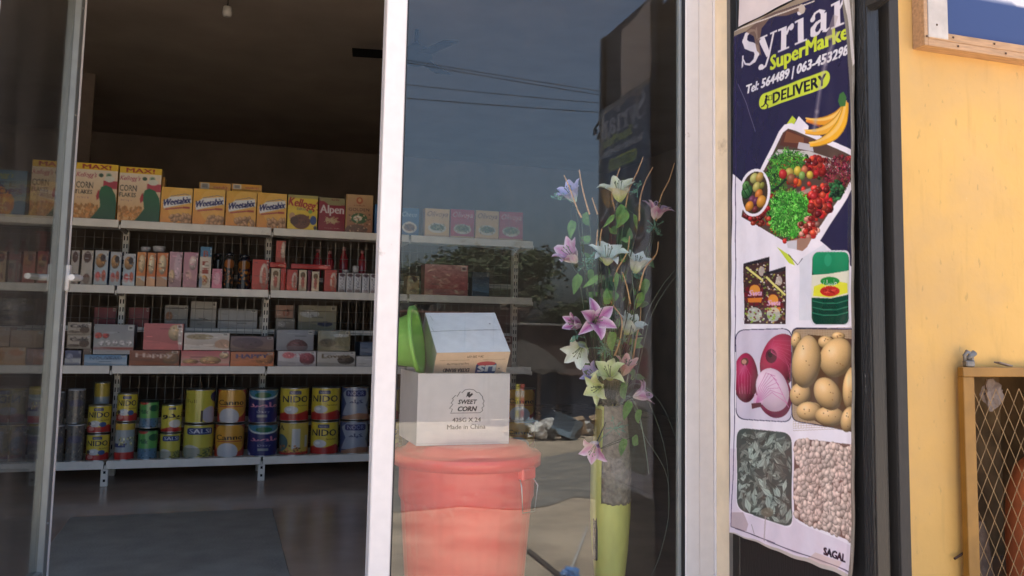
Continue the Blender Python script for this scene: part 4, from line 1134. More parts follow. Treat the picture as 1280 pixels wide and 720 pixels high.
# lower carton, open at the top
cw0, cw1 = float(at(522, 500, .2)[0]), float(at(637, 500, .2)[0])
ctop = float(at(580, 466.5, .2)[2])
cw, chh, cd = cw1-cw0, ctop-ZT, .27
ct = empty('carton', ((cw0+cw1)/2, .2+cd/2, ZT), 'white open carton of tinned sweet corn standing on the red bin lid', 'carton')
def d_sweet(c):
    c.rect(0, 0, 1, 1, (206, 196, 190), nz=1.5)
    c.stroke([(.36, .54), (.37, .50), (.34, .49), (.375, .43), (.355, .42), (.38, .37), (.365, .36), (.40, .31), (.42, .325), (.45, .26), (.47, .275), (.50, .235), (.55, .225), (.60, .235), (.63, .27), (.66, .275), (.68, .31), (.695, .33), (.70, .37), (.715, .39), (.70, .43), (.715, .46), (.69, .49), (.70, .525), (.67, .555), (.35, .555), (.36, .54)], .0065, (25, 22, 22))
    c.poly([(.515, .34), (.53, .27), (.56, .26), (.555, .30), (.58, .275), (.59, .30), (.55, .345), (.53, .32)], (25, 22, 22))
    c.text('SWEET', .43, .37, .635, .43, (22, 20, 20), bold=.035, shear=.25); c.text('CORN', .43, .465, .635, .53, (22, 20, 20), bold=.035, shear=.25)
    c.text('425G X 24', .375, .62, .68, .68, (50, 42, 40), bold=.03); c.text('Made in China', .32, .715, .735, .78, (80, 72, 70), bold=.015)
    c.stroke([(0, .97), (1, .97)], .004, (160, 150, 140)); c.rect(0, 0, 1, .012, (170, 160, 150))
c = Cv(330, 250, (200, 190, 185)); d_sweet(c)
img = c.out()
wth = .004
e = MB()
card = tuple(lin((204, 196, 190)))
inner = tuple(lin((150, 120, 90)))
hw, hd = cw/2, cd/2
def fnf(u, v): return (u-.5)*cw, -hd-.003*np.sin(np.pi*u)*np.sin(np.pi*v), (1-v)*chh
grid_obj('front_panel', img, fnf, M_card, ct)
for nm, b_, cc in (('back_panel', (-hw, hw, hd-wth, hd, 0, chh), card), ('side_panel', (-hw, -hw+wth, -hd+.001, hd-wth, 0, chh), card), ('side_panel', (hw-wth, hw, -hd+.001, hd-wth, 0, chh), card), ('bottom_panel', (-hw+wth, hw-wth, -hd+.002, hd-wth, .001, .005), inner), ('inner_liner', (-hw+wth, hw-wth, -hd+.0005, -hd+wth, .006, chh-.001), inner)):
    MB().box(*b_, col=cc).build(nm, M_card, ct, vc=True)
MB().box(hw-.09, hw-.088, -hd-.0045, -hd-.0035, 0, 0.0001, col=card)
fl_ = MB().box(-hw+.002, hw-.002, -.0015, .0015, -.10, 0, col=card, M=Matrix.Translation((0, hd-.005, chh-.002)) @ Matrix.Rotation(R(-14), 4, 'X'))
fl_.build('back_flap', M_card, ct, vc=True)

# upper carton lying tilted inside it, upside down
P0, P1, P3 = [Vector(at(*a)) for a in ((546, 441, .225), (638, 439.5, .225), (537.5, 391, .39))]
u_ = (P1-P0); wu = u_.length; u_.normalize()
v_ = (P3-P0); v_ = v_-u_*v_.dot(u_); wv = v_.length; v_.normalize()
n_ = v_.cross(u_); n_ = n_ if n_.z < 0 else -n_
tc_ = empty('carton', tuple(P0), 'pale carton with a red and blue logo upside down, tipped into the sweet corn carton', 'carton')
Mt = Matrix((( u_.x, v_.x, n_.x, 0), (u_.y, v_.y, n_.y, 0), (u_.z, v_.z, n_.z, 0), (0, 0, 0, 1)))
tc_.matrix_world = Matrix.Translation(P0) @ Mt
H2 = .15
def d_up(c):
    c.rect(0, 0, 1, 1, (240, 240, 238), nz=1.2)
    for k in range(10): c.ell(NR.uniform(0, 1), NR.uniform(0, 1), .2, .06, (215, 214, 206), al=.12, rot=NR.uniform(0, 3))
    c.stroke([(.01, .485), (.6, .47), (.99, .455)], .007, (120, 125, 110)); c.stroke([(.6, .468), (.93, .456)], .009, (60, 60, 55))
    c.stroke([(.06, .08), (.08, .22)], .004, (150, 155, 140)); c.stroke([(.03, .38), (.05, .5), (.09, .49)], .004, (140, 145, 130)); c.ell(.86, .30, .012, .012, (90, 90, 90))
c = Cv(170, 150, (205, 208, 210)); d_up(c); img = c.out()
def fu(u, v): return u*wu, (1-v)*wv, -0.002*np.sin(np.pi*u)*np.sin(np.pi*v)
grid_obj('top_face', img, fu, M_card, tc_)
def d_uf(c):
    c.rect(0, 0, 1, 1, (232, 200, 170), nz=1.2)
    c.text('24 x 200 GM', .42, .09, .64, .15, (90, 70, 60), flip=True, bold=.01)
    c.stroke([(.06, .21), (.46, .20)], .006, (150, 120, 100)); c.stroke([(.64, .205), (.95, .20)], .006, (150, 120, 100))
    c.text('Long Life & Whole Milk', .16, .28, .46, .33, (110, 90, 80), flip=True)
    c.text('EXTRA BRAND', .13, .42, .48, .52, (70, 55, 55), flip=True, bold=.03)
    c.rrect(.565, .27, .845, .62, .06, .08, (50, 80, 130)); c.ell(.70, .31, .13, .06, (190, 60, 65)); c.text('LIS', .60, .36, .83, .52, (230, 228, 225), flip=True, bold=.05)
    c.ell(.89, .45, .012, .016, (60, 50, 50))
c = Cv(170, 110, (205, 208, 210)); d_uf(c); img = c.out()
def ff(u, v): return u*wu, -.0015*np.sin(np.pi*u)*np.sin(np.pi*v)-.0003, v*H2
grid_obj('printed_face', img, ff, M_card, tc_)
sb = MB()
tan = tuple(lin((196, 190, 176)))
sb.add([(0, 0, .0005), (0, wv, .0005), (0, wv, H2), (0, 0, H2)], [(0, 1, 2, 3)], tan)
sb.add([(wu, 0, .0005), (wu, wv, .0005), (wu, wv, H2), (wu, 0, H2)], [(0, 3, 2, 1)], tan)
sb.add([(0, wv, .0005), (wu, wv, .0005), (wu, wv, H2), (0, wv, H2)], [(0, 1, 2, 3)], tan)
sb.add([(0, 0, H2), (wu, 0, H2), (wu, wv, H2), (0, wv, H2)], [(0, 1, 2, 3)], tan)
sb.build('sides', M_card, tc_, vc=True)

# green basin tipped on its side
ctr = Vector(at(521, 425, .30))
gb = empty('basin', tuple(ctr), 'lime green plastic basin tipped on edge between post and cartons', 'basin')
ax = Vector((.90, -.38, .16)).normalized()
gb.rotation_mode = 'QUATERNION'
gb.rotation_quaternion = ax.to_track_quat('Z', 'Y')
rr = .098
M_lime = mat('lime_plastic', (.24, .52, .09), .35, trans=.0, noise=.05)
MB().lathe([(.001, -.10), (rr*.58, -.10), (rr*.64, -.094), (rr*.90, -.004), (rr*.93, 0), (rr*1.08, .002), (rr*1.10, -.006), (rr*1.112, -.006), (rr*1.112, .006), (rr*.90, .0045), (rr*.60, -.09), (.001, -.095)], 48, caps=(False, False)).build('bowl', M_lime, gb, True)
hz = MB()
for k in range(9):
    a0 = R(60+k*7.5)

# vase
VX, VY = float(at(763, 600, .30)[0]), .30
zv = float(at(766, 507, .30)[2])
def rad(px0, px1, py): return xspan(px0, px1, py, VY)[1]/2
vs_ = empty('vase', (VX, VY, 0), 'tall yellow green vase with a rough taupe band holding the artificial lilies', 'vase')
M_yg = mat('yellow_green_cloth', (.68, .68, .20), .5, noise=.18, nscale=7, bump=.5, bscale=9, stretch=(1, 1, .35), col2=(.62, .60, .30), fac2=(.55, .8))
M_taupe = mat('rough_taupe_felt', (.33, .285, .225), .95, noise=.35, nscale=30, bump=.9, bscale=90)
M_gold = mat('gold_ribbon', (.42, .34, .09), .45, .2, noise=.15, bump=.4, bscale=12)
prof = [(.040, 0), (.044, .012), (.047, .08), (.060, .20), (.067, .31), (.066, zv*.72), (.060, zv*.82), (.053, zv*.92), (.051, zv-.01), (.053, zv), (.047, zv), (.044, zv-.05), (.001, zv-.06)]
MB().lathe(prof, 40, caps=(True, False)).build('vase_body', M_yg, vs_, True)
zt0 = float(at(766, 631, .24)[2])
def band(px_a0, px_a1, za, zb_, off, name, m, n=22, jag=0):
    """a sheet wrapped round part of the vase, angles in degrees from the viewer side"""
    mb = MB(); vs, fs = [], []
    nz_ = 26
    rr_ = random.Random(5)
    for j in range(nz_+1):
        z = za+(zb_-za)*j/nz_
        for i in range(n+1):
            a = R(-116)+R(px_a0+(px_a1-px_a0)*i/n)
            r_ = float(np.interp(z, [p[1] for p in prof[:9]], [p[0] for p in prof[:9]]))+off+rr_.uniform(0, jag)
            vs.append((r_*math.cos(a), r_*math.sin(a), z+(rr_.uniform(-.004, .004) if j in (0, nz_) else 0)))
    for j in range(nz_):
        for i in range(n): fs.append((j*(n+1)+i, j*(n+1)+i+1, (j+1)*(n+1)+i+1, (j+1)*(n+1)+i))
    mb.add(vs, fs)
    o = mb.build(name, m, vs_, True)
    md = o.modifiers.new('thickness', 'SOLIDIFY'); md.thickness = .0015
band(-24, 112, zt0, zv+.004, .002, 'felt_band', M_taupe, jag=.0012)
band(-66, -30, zv-.17, zv-.01, .004, 'gold_ribbon', M_gold, jag=.002)
bk = MB().cbox(.060, .066, -.012, .012, float(at(745, 705, .24)[2]), float(at(745, 648, .24)[2]), .003, M=Matrix.Rotation(R(-164), 4, 'Z'))
bk.build('bark_strip', mat('dark_bark', (.10, .085, .07), .9, noise=.4, nscale=40, bump=.8), vs_)

# lilies: petals, stamens, stem
def petal(L, Wd, curl, c_edge, c_mid, c_base, seed):
    rn = random.Random(seed)
    n, m_ = 9, 5
    vs, fs, cs = [], [], []
    cu = curl*rn.uniform(.55, 1.45); tw = rn.uniform(-.25, .25)
    for i in range(n):
        t = i/(n-1)
        ang = R(20)+cu*t**1.5*.66
        x = L*(t*math.sin(ang)*.9+.04); z = L*t*math.cos(ang)
        w_ = Wd*math.sin(math.pi*min(1, t**.75*.97+.03))**.8+.0005
        for j in range(m_):
            s = (j/(m_-1)-.5)*2
            ripple = .06*Wd*math.sin(t*14+seed)*abs(s)
            y = s*w_*.5
            vs.append((x+tw*y, y, z+(s*s)*w_*.22+ripple))
            k = abs(s)
            col = [c_mid[q]*(1-k)+c_edge[q]*k for q in range(3)]
            b = max(0, 1-t*2.6)
            col = [col[q]*(1-b)+c_base[q]*b for q in range(3)]
            if t > .8: col = [col[q]*(1-(t-.8)*3)+c_edge[q]*(t-.8)*3 for q in range(3)]
            cs.append(tuple(lin(col)))
    for i in range(n-1):
        for j in range(m_-1): fs.append((i*m_+j, i*m_+j+1, (i+1)*m_+j+1, (i+1)*m_+j))
    return vs, fs, cs
M_petal = mat('silk_petal', rough=.6, vcol=True, noise=.05, nscale=60)
M_leaf = mat('silk_leaf', (.14, .32, .07), .5, noise=.3, nscale=30, col2=(.28, .42, .14), fac2=(.55, .7))
M_bleaf = mat('bluegreen_sprig', (.16, .34, .24), .6, noise=.3, nscale=20)
M_stemg = mat('grey_green_stem', (.055, .065, .035), .6, noise=.2)
M_sprigw = mat('orange_willow', (.62, .34, .15), .55, noise=.25, nscale=40)
MOUTH = Vector((VX, VY, zv-.02))
def stem_pts(top, side=0.0, seed=0):
    rn = random.Random(seed)
    m_ = MOUTH+Vector((rn.uniform(-.025, .025), rn.uniform(-.02, .02), 0))
    pts = []
    for k in range(9):
        t = k/8
        p = m_.lerp(Vector(top), t)
        p.x += side*math.sin(math.pi*t)*.5; p.z += math.sin(math.pi*t)*abs(side)*.3
        pts.append(p)
    return pts
def leafmesh(L, Wd, lobes=False):
    vs, fs = [], []
    n = 9
    for i in range(n):
        t = i/(n-1)
        w_ = Wd*math.sin(math.pi*(t**.6*.96+.02))
        if lobes: w_ *= 1+.35*math.sin(t*19)
        for s in (-1, 0, 1): vs.append((s*w_*.5, -.12*abs(s)*w_, L*t)); 
    for i in range(n-1):
        for j in range(2): fs.append((i*3+j, i*3+j+1, (i+1)*3+j+1, (i+1)*3+j))
    return vs, fs
def lily(px, py, Y, size, axis, pal, label, petals=6, openness=1.0, seed=0, leaves=(), sprig=0, bud=False):
    c = Vector(at(px, py, Y))
    r0 = empty('lily', tuple(c), label, 'artificial flower', 'artificial lilies in the window vase')
    q = Vector(axis).normalized().to_track_quat('Z', 'Y')
    L = size*1.55
    for k in range(petals):
        vs, fs, cs = petal(L, L*(.56 if k % 2 else .46), openness, *pal, seed*7+k)
        Mx = q.to_matrix().to_4x4() @ Matrix.Rotation(2*math.pi*k/petals+seed, 4, 'Z')
        mb = MB()
        mb.v = [tuple(Mx @ (Vector(v)-Vector((0, 0, L*.25)))) for v in vs]; mb.f = fs; mb.c = cs
        o = mb.build('petal', M_petal, r0, True, vc=True)
    sm = MB()
    for k in range(6):
        a = k*1.047+.5
        d = q @ Vector((.28*math.cos(a), .28*math.sin(a), 1))
        sm.tube([q @ Vector((0, 0, -L*.2)), d*L*.42, d*L*.5], [.0008, .0008, .0022], 5)
    sm.build('stamens', mat('dark_stamen', (.12, .14, .06), .6), r0, kind='stuff')
    pts = [p-c for p in stem_pts(c-q @ Vector((0, 0, L*.25)), rnd.uniform(-.03, .03), seed)]
    MB().tube(pts, .0022, 5).build('stem', M_stemg, r0, True)
    for (lx, ly, ll, rot, kind) in leaves:
        p = Vector(at(lx, ly, Y-.035))-c
        vs, fs = leafmesh(ll*1.3, ll*(.80 if kind else .42), False)
        Mx = Matrix.Translation(p) @ Matrix.Rotation(R(18.5), 4, 'Z') @ Matrix.Rotation(R(rot), 4, 'Y') @ Matrix.Rotation(R(-20), 4, 'X')
        mb = MB(); mb.v = [tuple(Mx @ Vector(v)) for v in vs]; mb.f = fs
        mb.build('leaf', M_leaf, r0, True)
        MB().tube([p, p*.5+Vector((0, .01, -.01)), Vector((0, .01, -.02))], .0013, 4).build('leaf_stalk', M_stemg, r0)
    if sprig:
        sx, sy, ss, nn = sprig
        p = Vector(at(sx, sy, Y-.005))-c
        rn = random.Random(seed+99)
        mb = MB()
        for k in range(nn):
            d = Vector((rn.uniform(-1, 1), rn.uniform(-.5, .3), rn.uniform(-.8, 1))).normalized()*ss*rn.uniform(.6, 1)
            mb.tube([p, p+d*.6, p+d], .0009, 3)
            for j in range(6):
                b = p+d*(.3+.12*j)
                e_ = Vector((rn.uniform(-1, 1), rn.uniform(-1, 1), rn.uniform(-.3, 1)))*.008
                s_ = Vector((e_.z, e_.x, e_.y))*.3
                mb.add([b, b+e_*.5+s_, b+e_, b+e_*.5-s_], [(0, 1, 2, 3)])
        mb.tube([p, p*.4+Vector((0, .01, 0)), Vector((0, .01, -.02))], .001, 4)
        mb.build('sprig', M_bleaf, r0, kind='stuff')
    return r0
LIL = ((205, 190, 225), (170, 165, 215), (190, 215, 190)); PNK = ((228, 205, 220), (205, 130, 180), (225, 215, 200))
CRM = ((232, 228, 205), (222, 222, 175), (190, 205, 110)); WHT = ((225, 228, 222), (215, 225, 212), (190, 205, 120))
MAG = ((232, 214, 226), (176, 80, 150), (170, 120, 150)); YEL = ((222, 222, 175), (205, 212, 140), (180, 190, 90)); PCH = ((230, 190, 175), (225, 160, 150), (210, 190, 160))
lily(716, 246, .24, .052, (-.62, -.3, .75), LIL, 'lilac and pink lily at the upper left of the bouquet', seed=1, openness=.62, leaves=((714, 275, .05, 165, 1), (728, 268, .05, 120, 1)), sprig=(700, 250, .03, 5))
lily(774, 244, .22, .062, (-.28, -.42, .9), CRM, 'large cream lily at the top of the bouquet', seed=2, openness=.72, leaves=((776, 255, .062, 170, 1), (783, 262, .055, 200, 1), (792, 268, .05, 140, 0), (768, 268, .045, 215, 0)), sprig=(797, 237, .035, 9))
lily(820, 268, .26, .054, (.12, -.3, .95), PNK, 'pink lily opening upward at the upper right, with spiky foliage below', seed=3, openness=.66, sprig=(818, 284, .04, 14))
lily(716, 322, .24, .060, (-.75, -.3, .62), PNK, 'mauve pink lily at the left middle of the bouquet', seed=4, openness=.6, leaves=((722, 342, .055, 175, 1), (735, 338, .045, 130, 1)), sprig=(732, 330, .045, 14))
lily(759, 324, .21, .062, (-.15, -.55, .8), WHT, 'white green lily in the centre of the bouquet with a yellow throat', seed=5, openness=.95, leaves=((770, 340, .055, 160, 0), (748, 345, .05, 230, 0)), sprig=(738, 322, .03, 8))
lily(795, 335, .25, .055, (.05, -.45, .95), WHT, 'narrow white lily right of the centre', seed=6, openness=.5, leaves=((806, 348, .055, 165, 1), (802, 365, .05, 190, 1)), sprig=(796, 348, .03, 8))
lily(744, 401, .18, .056, (-.12, -.98, .16), MAG, 'wide open magenta and white star lily facing the street', seed=8, openness=1.25, leaves=((756, 380, .05, 30, 1), (762, 415, .06, 150, 1)), sprig=(722, 420, .04, 12))
lily(722, 405, .22, .044, (-.85, -.3, .2), MAG, 'half open magenta bud left of the star lily', petals=5, seed=9, openness=.3)
lily(727, 434, .22, .060, (-.55, -.5, -.5), WHT, 'white lily drooping to the left below the star lily', seed=10, openness=.55, sprig=(757, 436, .045, 16))
lily(785, 412, .27, .055, (.2, -.5, .8), WHT, 'greyish white lily behind the willow twigs at the right', seed=11, openness=.5, sprig=(778, 428, .035, 9))
lily(762, 470, .19, .052, (-.45, -.55, .7), YEL, 'pale yellow lily low in the bouquet, upper one', seed=12, openness=1.0, leaves=((776, 482, .05, 140, 1),))
lily(750, 484, .19, .046, (-.85, -.5, -.15), YEL, 'pale yellow lily low in the bouquet, just above the gold ribbon', seed=13, openness=.9)
lily(744, 470, .25, .045, (-.8, -.4, .4), LIL, 'small lilac lily peeping out behind the yellow ones', seed=14, openness=.6, petals=5)
lily(781, 463, .23, .050, (.1, -.5, .9), PCH, 'peach pink lily standing up behind the yellow ones', seed=15, openness=.35, petals=5)
lily(798, 494, .21, .048, (.75, -.55, .3), PNK, 'small pink lily pointing right above the ivy leaf', seed=16, openness=.7, petals=5, leaves=((785, 500, .055, 175, 1), (796, 512, .045, 150, 1)))
lily(744, 557, .17, .050, (-.55, -.6, -.55), PNK, 'pale pink lily hanging against the vase', seed=17, openness=.7, petals=5, leaves=((778, 548, .05, 165, 1), (790, 547, .045, 120, 1)), sprig=(768, 535, .05, 8))

# filler greenery standing in the vase between the blooms
rf = random.Random(31)
for k, (px, py) in enumerate(((738, 300), (765, 292), (786, 300), (748, 352), (781, 352), (806, 322), (735, 372), (771, 375), (797, 380), (756, 395), (790, 430), (748, 425), (771, 452), (737, 455), (793, 470), (762, 432))):
    Y = .27+.03*rf.random()
    c0 = Vector(at(px, py, Y))
    g_ = empty('foliage_spray', tuple(c0), 'green artificial foliage spray %s' % ('high on the left', 'high in the middle', 'high on the right', 'left of the centre lily', 'right of the centre lily', 'under the upper right lily', 'left above the star lily', 'above the star lily', 'right of the star lily', 'just behind the star lily', 'right of the drooping lily', 'beside the drooping lily', 'above the yellow lilies', 'lower left by the lilac lily', 'lower right above the pink lily', 'in the middle below the star lily')[k], 'foliage', 'foliage sprays in the window vase')
    pts = [p-c0 for p in stem_pts(c0, rf.uniform(-.03, .03), k+200)]
    MB().tube(pts, .0014, 4).build('stem', M_stemg, g_, True)
    for j in range(7):
        q = pts[-1-(j % 4)] if j > 1 else pts[-1]
        L_ = rf.uniform(.025, .05)
        vs, fs = leafmesh(L_, L_*rf.uniform(.35, .75))
        Mx = Matrix.Translation(q) @ Matrix.Rotation(R(18)+rf.uniform(-.6, .6), 4, 'Z') @ Matrix.Rotation(rf.uniform(-2.4, 2.4), 4, 'Y') @ Matrix.Rotation(rf.uniform(-.7, .3), 4, 'X')
        mb = MB(); mb.v = [tuple(Mx @ Vector(v)) for v in vs]; mb.f = fs
        mb.build('leaf', M_leaf if (j+k) % 3 else mat('dusty_green_leaf', (.14, .24, .12), .6, noise=.3, nscale=30), g_, True)
tw = [([(705, 219), (712, 235), (722, 262), (727, 272)], 'at the far left top'), ([(724, 212), (729, 240), (737, 268)], 'second from the left at the top'), ([(740, 247), (747, 268)], 'short one between the lilac and cream lilies'),
      ([(804, 196), (797, 214), (786, 238), (781, 266)], 'rising tall right of the cream lily'), ([(816, 209), (806, 228), (800, 250), (799, 276)], 'curving beside the pink lily on its left'),
      ([(843, 204), (836, 226), (826, 246), (820, 276)], 'outermost at the upper right'), ([(775, 209), (770, 225), (765, 244), (769, 264)], 'passing behind the cream lily'),
      ([(787, 295), (784, 315), (772, 336), (767, 352)], 'thick one right of the central white lily'), ([(823, 302), (820, 318), (806, 336), (799, 363)], 'curving at the right below the pink lily'),
      ([(747, 287), (745, 312)], 'short left one above the central white lily'), ([(752, 286), (749, 308)], 'short right one above the central white lily'),
      ([(743, 367), (744, 386)], 'short one above the star lily'), ([(757, 362), (765, 380), (777, 398), (775, 425), (768, 445)], 'bent one between the star lily and the grey white lily'),
      ([(801, 384), (800, 402), (795, 425), (791, 450)], 'peeled pale one at the right of the bouquet bottom'), ([(778, 340), (784, 360), (788, 380)], 'short one below the narrow white lily')]
for i, (pl, l) in enumerate(tw):
    Y = .20+.012*(i % 7)
    P_ = [Vector(at(a, b, Y)) for a, b in pl]
    t = empty('willow_twig', tuple(P_[0]), 'orange willow twig, '+l, 'twig', 'orange willow twigs in the window vase')
    # smooth
    pp = []
    for k in range(len(P_)-1):
        for s in range(5):
            f_ = s/5
            a0 = P_[max(k-1, 0)]; a1 = P_[k]; a2 = P_[k+1]; a3 = P_[min(k+2, len(P_)-1)]
            pp.append(.5*((2*a1)+(-a0+a2)*f_+(2*a0-5*a1+4*a2-a3)*f_*f_+(-a0+3*a1-3*a2+a3)*f_**3))
    pp.append(P_[-1])
    o0 = P_[0]
    MB().tube([p-o0 for p in pp], [.0018+.0016*k/len(pp) for k in range(len(pp))], 7).build('curled_tip', M_sprigw, t, True)
    base = stem_pts(P_[-1], rnd.uniform(-.05, .05), i+40)[::-1]
    MB().tube([p-o0 for p in base], .0018, 5).build('stem', M_stemg, t, True)
bl = [([(846, 335), (826, 360), (808, 395), (797, 450), (785, 505)], 'long grass blade arching to the frame, upper of two'), ([(846, 345), (830, 365), (812, 400), (799, 455), (786, 506)], 'long grass blade arching to the frame, lower of two'),
      ([(836, 640), (834, 580), (822, 530), (800, 487), (780, 500)], 'wiry grass blade hanging down right of the vase'), ([(846, 552), (832, 515), (812, 488), (790, 480), (776, 502)], 'wiry grass blade touching the right frame'),
      ([(811, 593), (806, 555), (798, 515), (786, 495), (775, 505)], 'grey green flat blade drooping beside the vase'), ([(814, 720), (826, 690), (836, 640), (832, 590), (806, 545), (788, 500), (776, 506)], 'longest wiry blade curling to the bottom right'),
      ([(790, 345), (793, 390), (788, 450), (778, 505)], 'grey green upright stalk in the middle of the bouquet')]
M_blade = mat('grey_green_grass', (.20, .25, .19), .5)
for pl, l in bl:
    P_ = [Vector(at(a, b, .22+.05*k/len(pl))) for k, (a, b) in enumerate(pl)]
    pp = []
    for k in range(len(P_)-1):
        for s in range(6):
            f_ = s/6
            a0 = P_[max(k-1, 0)]; a1 = P_[k]; a2 = P_[k+1]; a3 = P_[min(k+2, len(P_)-1)]
            pp.append(.5*((2*a1)+(-a0+a2)*f_+(2*a0-5*a1+4*a2-a3)*f_*f_+(-a0+3*a1-3*a2+a3)*f_**3))
    pp.append(P_[-1])
    w_ = .0022 if 'flat' in l or 'upright' in l else .0009
    tag(MB().tube(pp, [w_*(.5+.5*min(1, k/8)) for k in range(len(pp))], 4).build('grass_blade', M_blade, None, True), l, 'grass blade', 'artificial grass blades in the vase')
# ------------------------------------------------------------------ black folding shutter with the poster
B2, C2 = Vector((1.385, -.232, 0)), Vector((1.417, -.765, 0))
ed = (C2-B2); PW = ed.length; ed.normalize()
nrm = Vector((ed.y, -ed.x, 0))          # towards the doorway side (-x)
if nrm.x > 0: nrm = -nrm
ZP = 2.10
ang = math.atan2(ed.y, ed.x)
sh = empty('metal_shutter', tuple(B2), 'black painted metal shutter folded open beside the window, carrying the supermarket poster', 'shutter', rz=ang)
# local frame: x along leaf outward, y: +y is side?
loc = Matrix.Rotation(ang, 4, 'Z')
ys_ = 1 if (loc @ Vector((0, 1, 0))).dot(nrm) > 0 else -1
def lb(mb, nm, m, **k): return mb.build(nm, m, sh, **k)
def yb(a, b): return (min(a*ys_, b*ys_), max(a*ys_, b*ys_))
lb(MB().cbox(.0, PW-.03, *yb(-.006, -.001), -.25, ZP, .001), 'sheet', M_black)
lb(MB().cbox(0, .03, *yb(-.026, .0015), -.25, ZP, .002), 'inner_stile', M_black)
lb(MB().cbox(PW-.034, PW, *yb(-.026, .008), -.25, ZP, .003), 'outer_stile', M_scuff)
lb(MB().cbox(PW-.0335, PW+.004, *yb(-.0315, -.0265), -.25, ZP, .001), 'stile_web', M_scuff)
lb(MB().cbox(.031, PW-.035, *yb(-.026, -.0065), ZP-.03, ZP, .002), 'top_stile', M_black)
sh2 = sh
lb(MB().cbox(.02, PW+.006, *yb(-.085, -.058), -.25, ZP-.01, .003), 'second_leaf', M_slate)
lb(MB().cbox(PW+.0065, PW+.012, *yb(-.087, -.056), -.25, ZP-.01, .0015), 'second_leaf_edge', M_slate)
lb(MB().cbox(PW+.001, PW+.007, *yb(-.0255, .0075), -.25, ZP, .0015), 'stile_edge', M_black)
for z in (.02, 1.95):
    lb(MB().lathe([(.008, z), (.008, z+.09)], 12, M=Matrix.Translation((PW+.004, -.045*ys_, 0))), 'hinge_barrel', M_black)
# latch hook and bolt on the outer edge
za = float(at(740, 142, .765)[2])
lt = MB(); lt.tube([(PW+.006, -.01*ys_, za), (PW+.035, -.01*ys_, za-.012), (PW+.055, -.01*ys_, za-.02), (PW+.11, -.01*ys_, za-.035), (PW+.115, -.01*ys_, za-.055), (PW+.09, -.01*ys_, za-.06), (PW+.085, -.01*ys_, za-.04)], .005, 8)
lb(lt, 'latch_hook', M_black, smooth=True)
lt = MB(); lt.tube([(PW+.006, -.01*ys_, za-.08), (PW+.085, -.01*ys_, za-.085)], [.022, .002], 8)
lb(lt, 'bolt_tip', M_black)
# hinged strip between reveal and leaf
j0, j1 = Vector((1.457, -.104, 0)), Vector((1.392, -.226, 0))
jd = (j1-j0); jl = jd.length
ja = math.atan2(jd.y, jd.x)
st = empty('hinge_post', tuple(j0), 'narrow black steel hinge strip joining the wall corner to the shutter', 'hinge strip', rz=ja)
MB().cbox(0, jl-.004, -.004, .004, -.25, 1.95, .001).build('strip', M_black, st)
MB().cbox(0, .045, -.004, .004, 1.951, 2.3, .001).build('upper_strip', M_black, st)

PLp = B2+nrm*.009
def ppt(px, py):
    """photo pixel -> (distance along the leaf, height) on the leaf plane"""
    v = Vector(rt*(px-CX)/F+dn*(py-CY)/F+fw)
    t = (PLp-Vector(CAM)).dot(nrm)/v.dot(nrm)
    p = Vector(CAM)+v*t
    return (p-PLp).dot(ed), p.z
s0, z1p = ppt(918.5, 40)
s0b, z0p = ppt(912.5, 666)
s1 = ppt(1078, 300)[0]
PWd, PHt = s1-s0, z1p-z0p
def TP(px, py):
    s, z = ppt(px, py)
    v = (z1p-z)/PHt
    return (s-s0-(s0b-s0)*v)/PWd, v
c = Cv(300, int(300*PHt/PWd), (45, 40, 72), T=TP)
NAVY = (46, 40, 74); PAPER = (246, 240, 248); LIME = (206, 222, 66)
# lower white field
c.poly([(905, 208), (919, 219), (952, 246), (1024, 300), (1063, 331), (1090, 350), (1090, 760), (905, 760)], PAPER)
c.poly([(905, 560), (1090, 570), (1090, 760), (905, 700)], (222, 208, 222), al=.6)
c.poly([(1000, 325), (1030, 305), (1050, 345), (1040, 400), (1000, 400)], (214, 220, 228), al=.5)
# peaks and photo lozenge
c.poly([(984, 156), (991, 145), (996, 150), (992, 158)], LIME)
c.poly([(992, 158), (999.5, 145.5), (1012, 158), (1010, 170)], PAPER)
c.poly([(952, 212), (975, 165), (982, 156), (990, 154), (1003, 160), (1040, 176), (1090, 198), (1090, 190), (1068, 235), (1022, 306), (1012, 317), (1000, 317), (924, 276), (924, 262), (930, 248)], PAPER)
inn = [(956, 214), (980, 166), (986, 161), (996, 164), (1040, 183), (1090, 206), (1064, 228), (1010, 306), (1000, 313), (994, 309), (928, 271), (929, 264), (935, 250)]
c.poly(inn, (90, 70, 60))
def clip_in(x, y):
    ins = False
    for i in range(len(inn)):
        ax, ay = inn[i]; bx_, by_ = inn[(i+1) % len(inn)]
        if (ay > y) != (by_ > y) and x < (bx_-ax)*(y-ay)/(by_-ay)+ax: ins = not ins
    return ins and x < 1068
rp = random.Random(11)
c.poly([(980, 168), (986, 162), (1012, 174), (1012, 187), (976, 182)], (95, 55, 45)); c.poly([(984, 164), (1006, 172), (1006, 180), (981, 178)], (130, 80, 55))
c.poly([(974, 187), (1012, 189), (1066, 206), (1064, 222), (1000, 200), (966, 196)], (205, 200, 196)); c.poly([(1000, 178), (1016, 181), (1018, 190), (998, 186)], (200, 195, 200))
def scat(n, x0, x1, y0, y1, rx, ry, cols, inside=True, hi=.4):
    for k in range(n):
        x, y = rp.uniform(x0, x1), rp.uniform(y0, y1)
        if inside and not clip_in(x, y): continue
        col = rp.choice(cols); j = rp.uniform(.75, 1.12)
        c.blob(x, y, rx*rp.uniform(.7, 1.2), ry*rp.uniform(.7, 1.2), tuple(min(255, q*j) for q in col), rot=rp.uniform(0, 3), hi=hi, n=9)
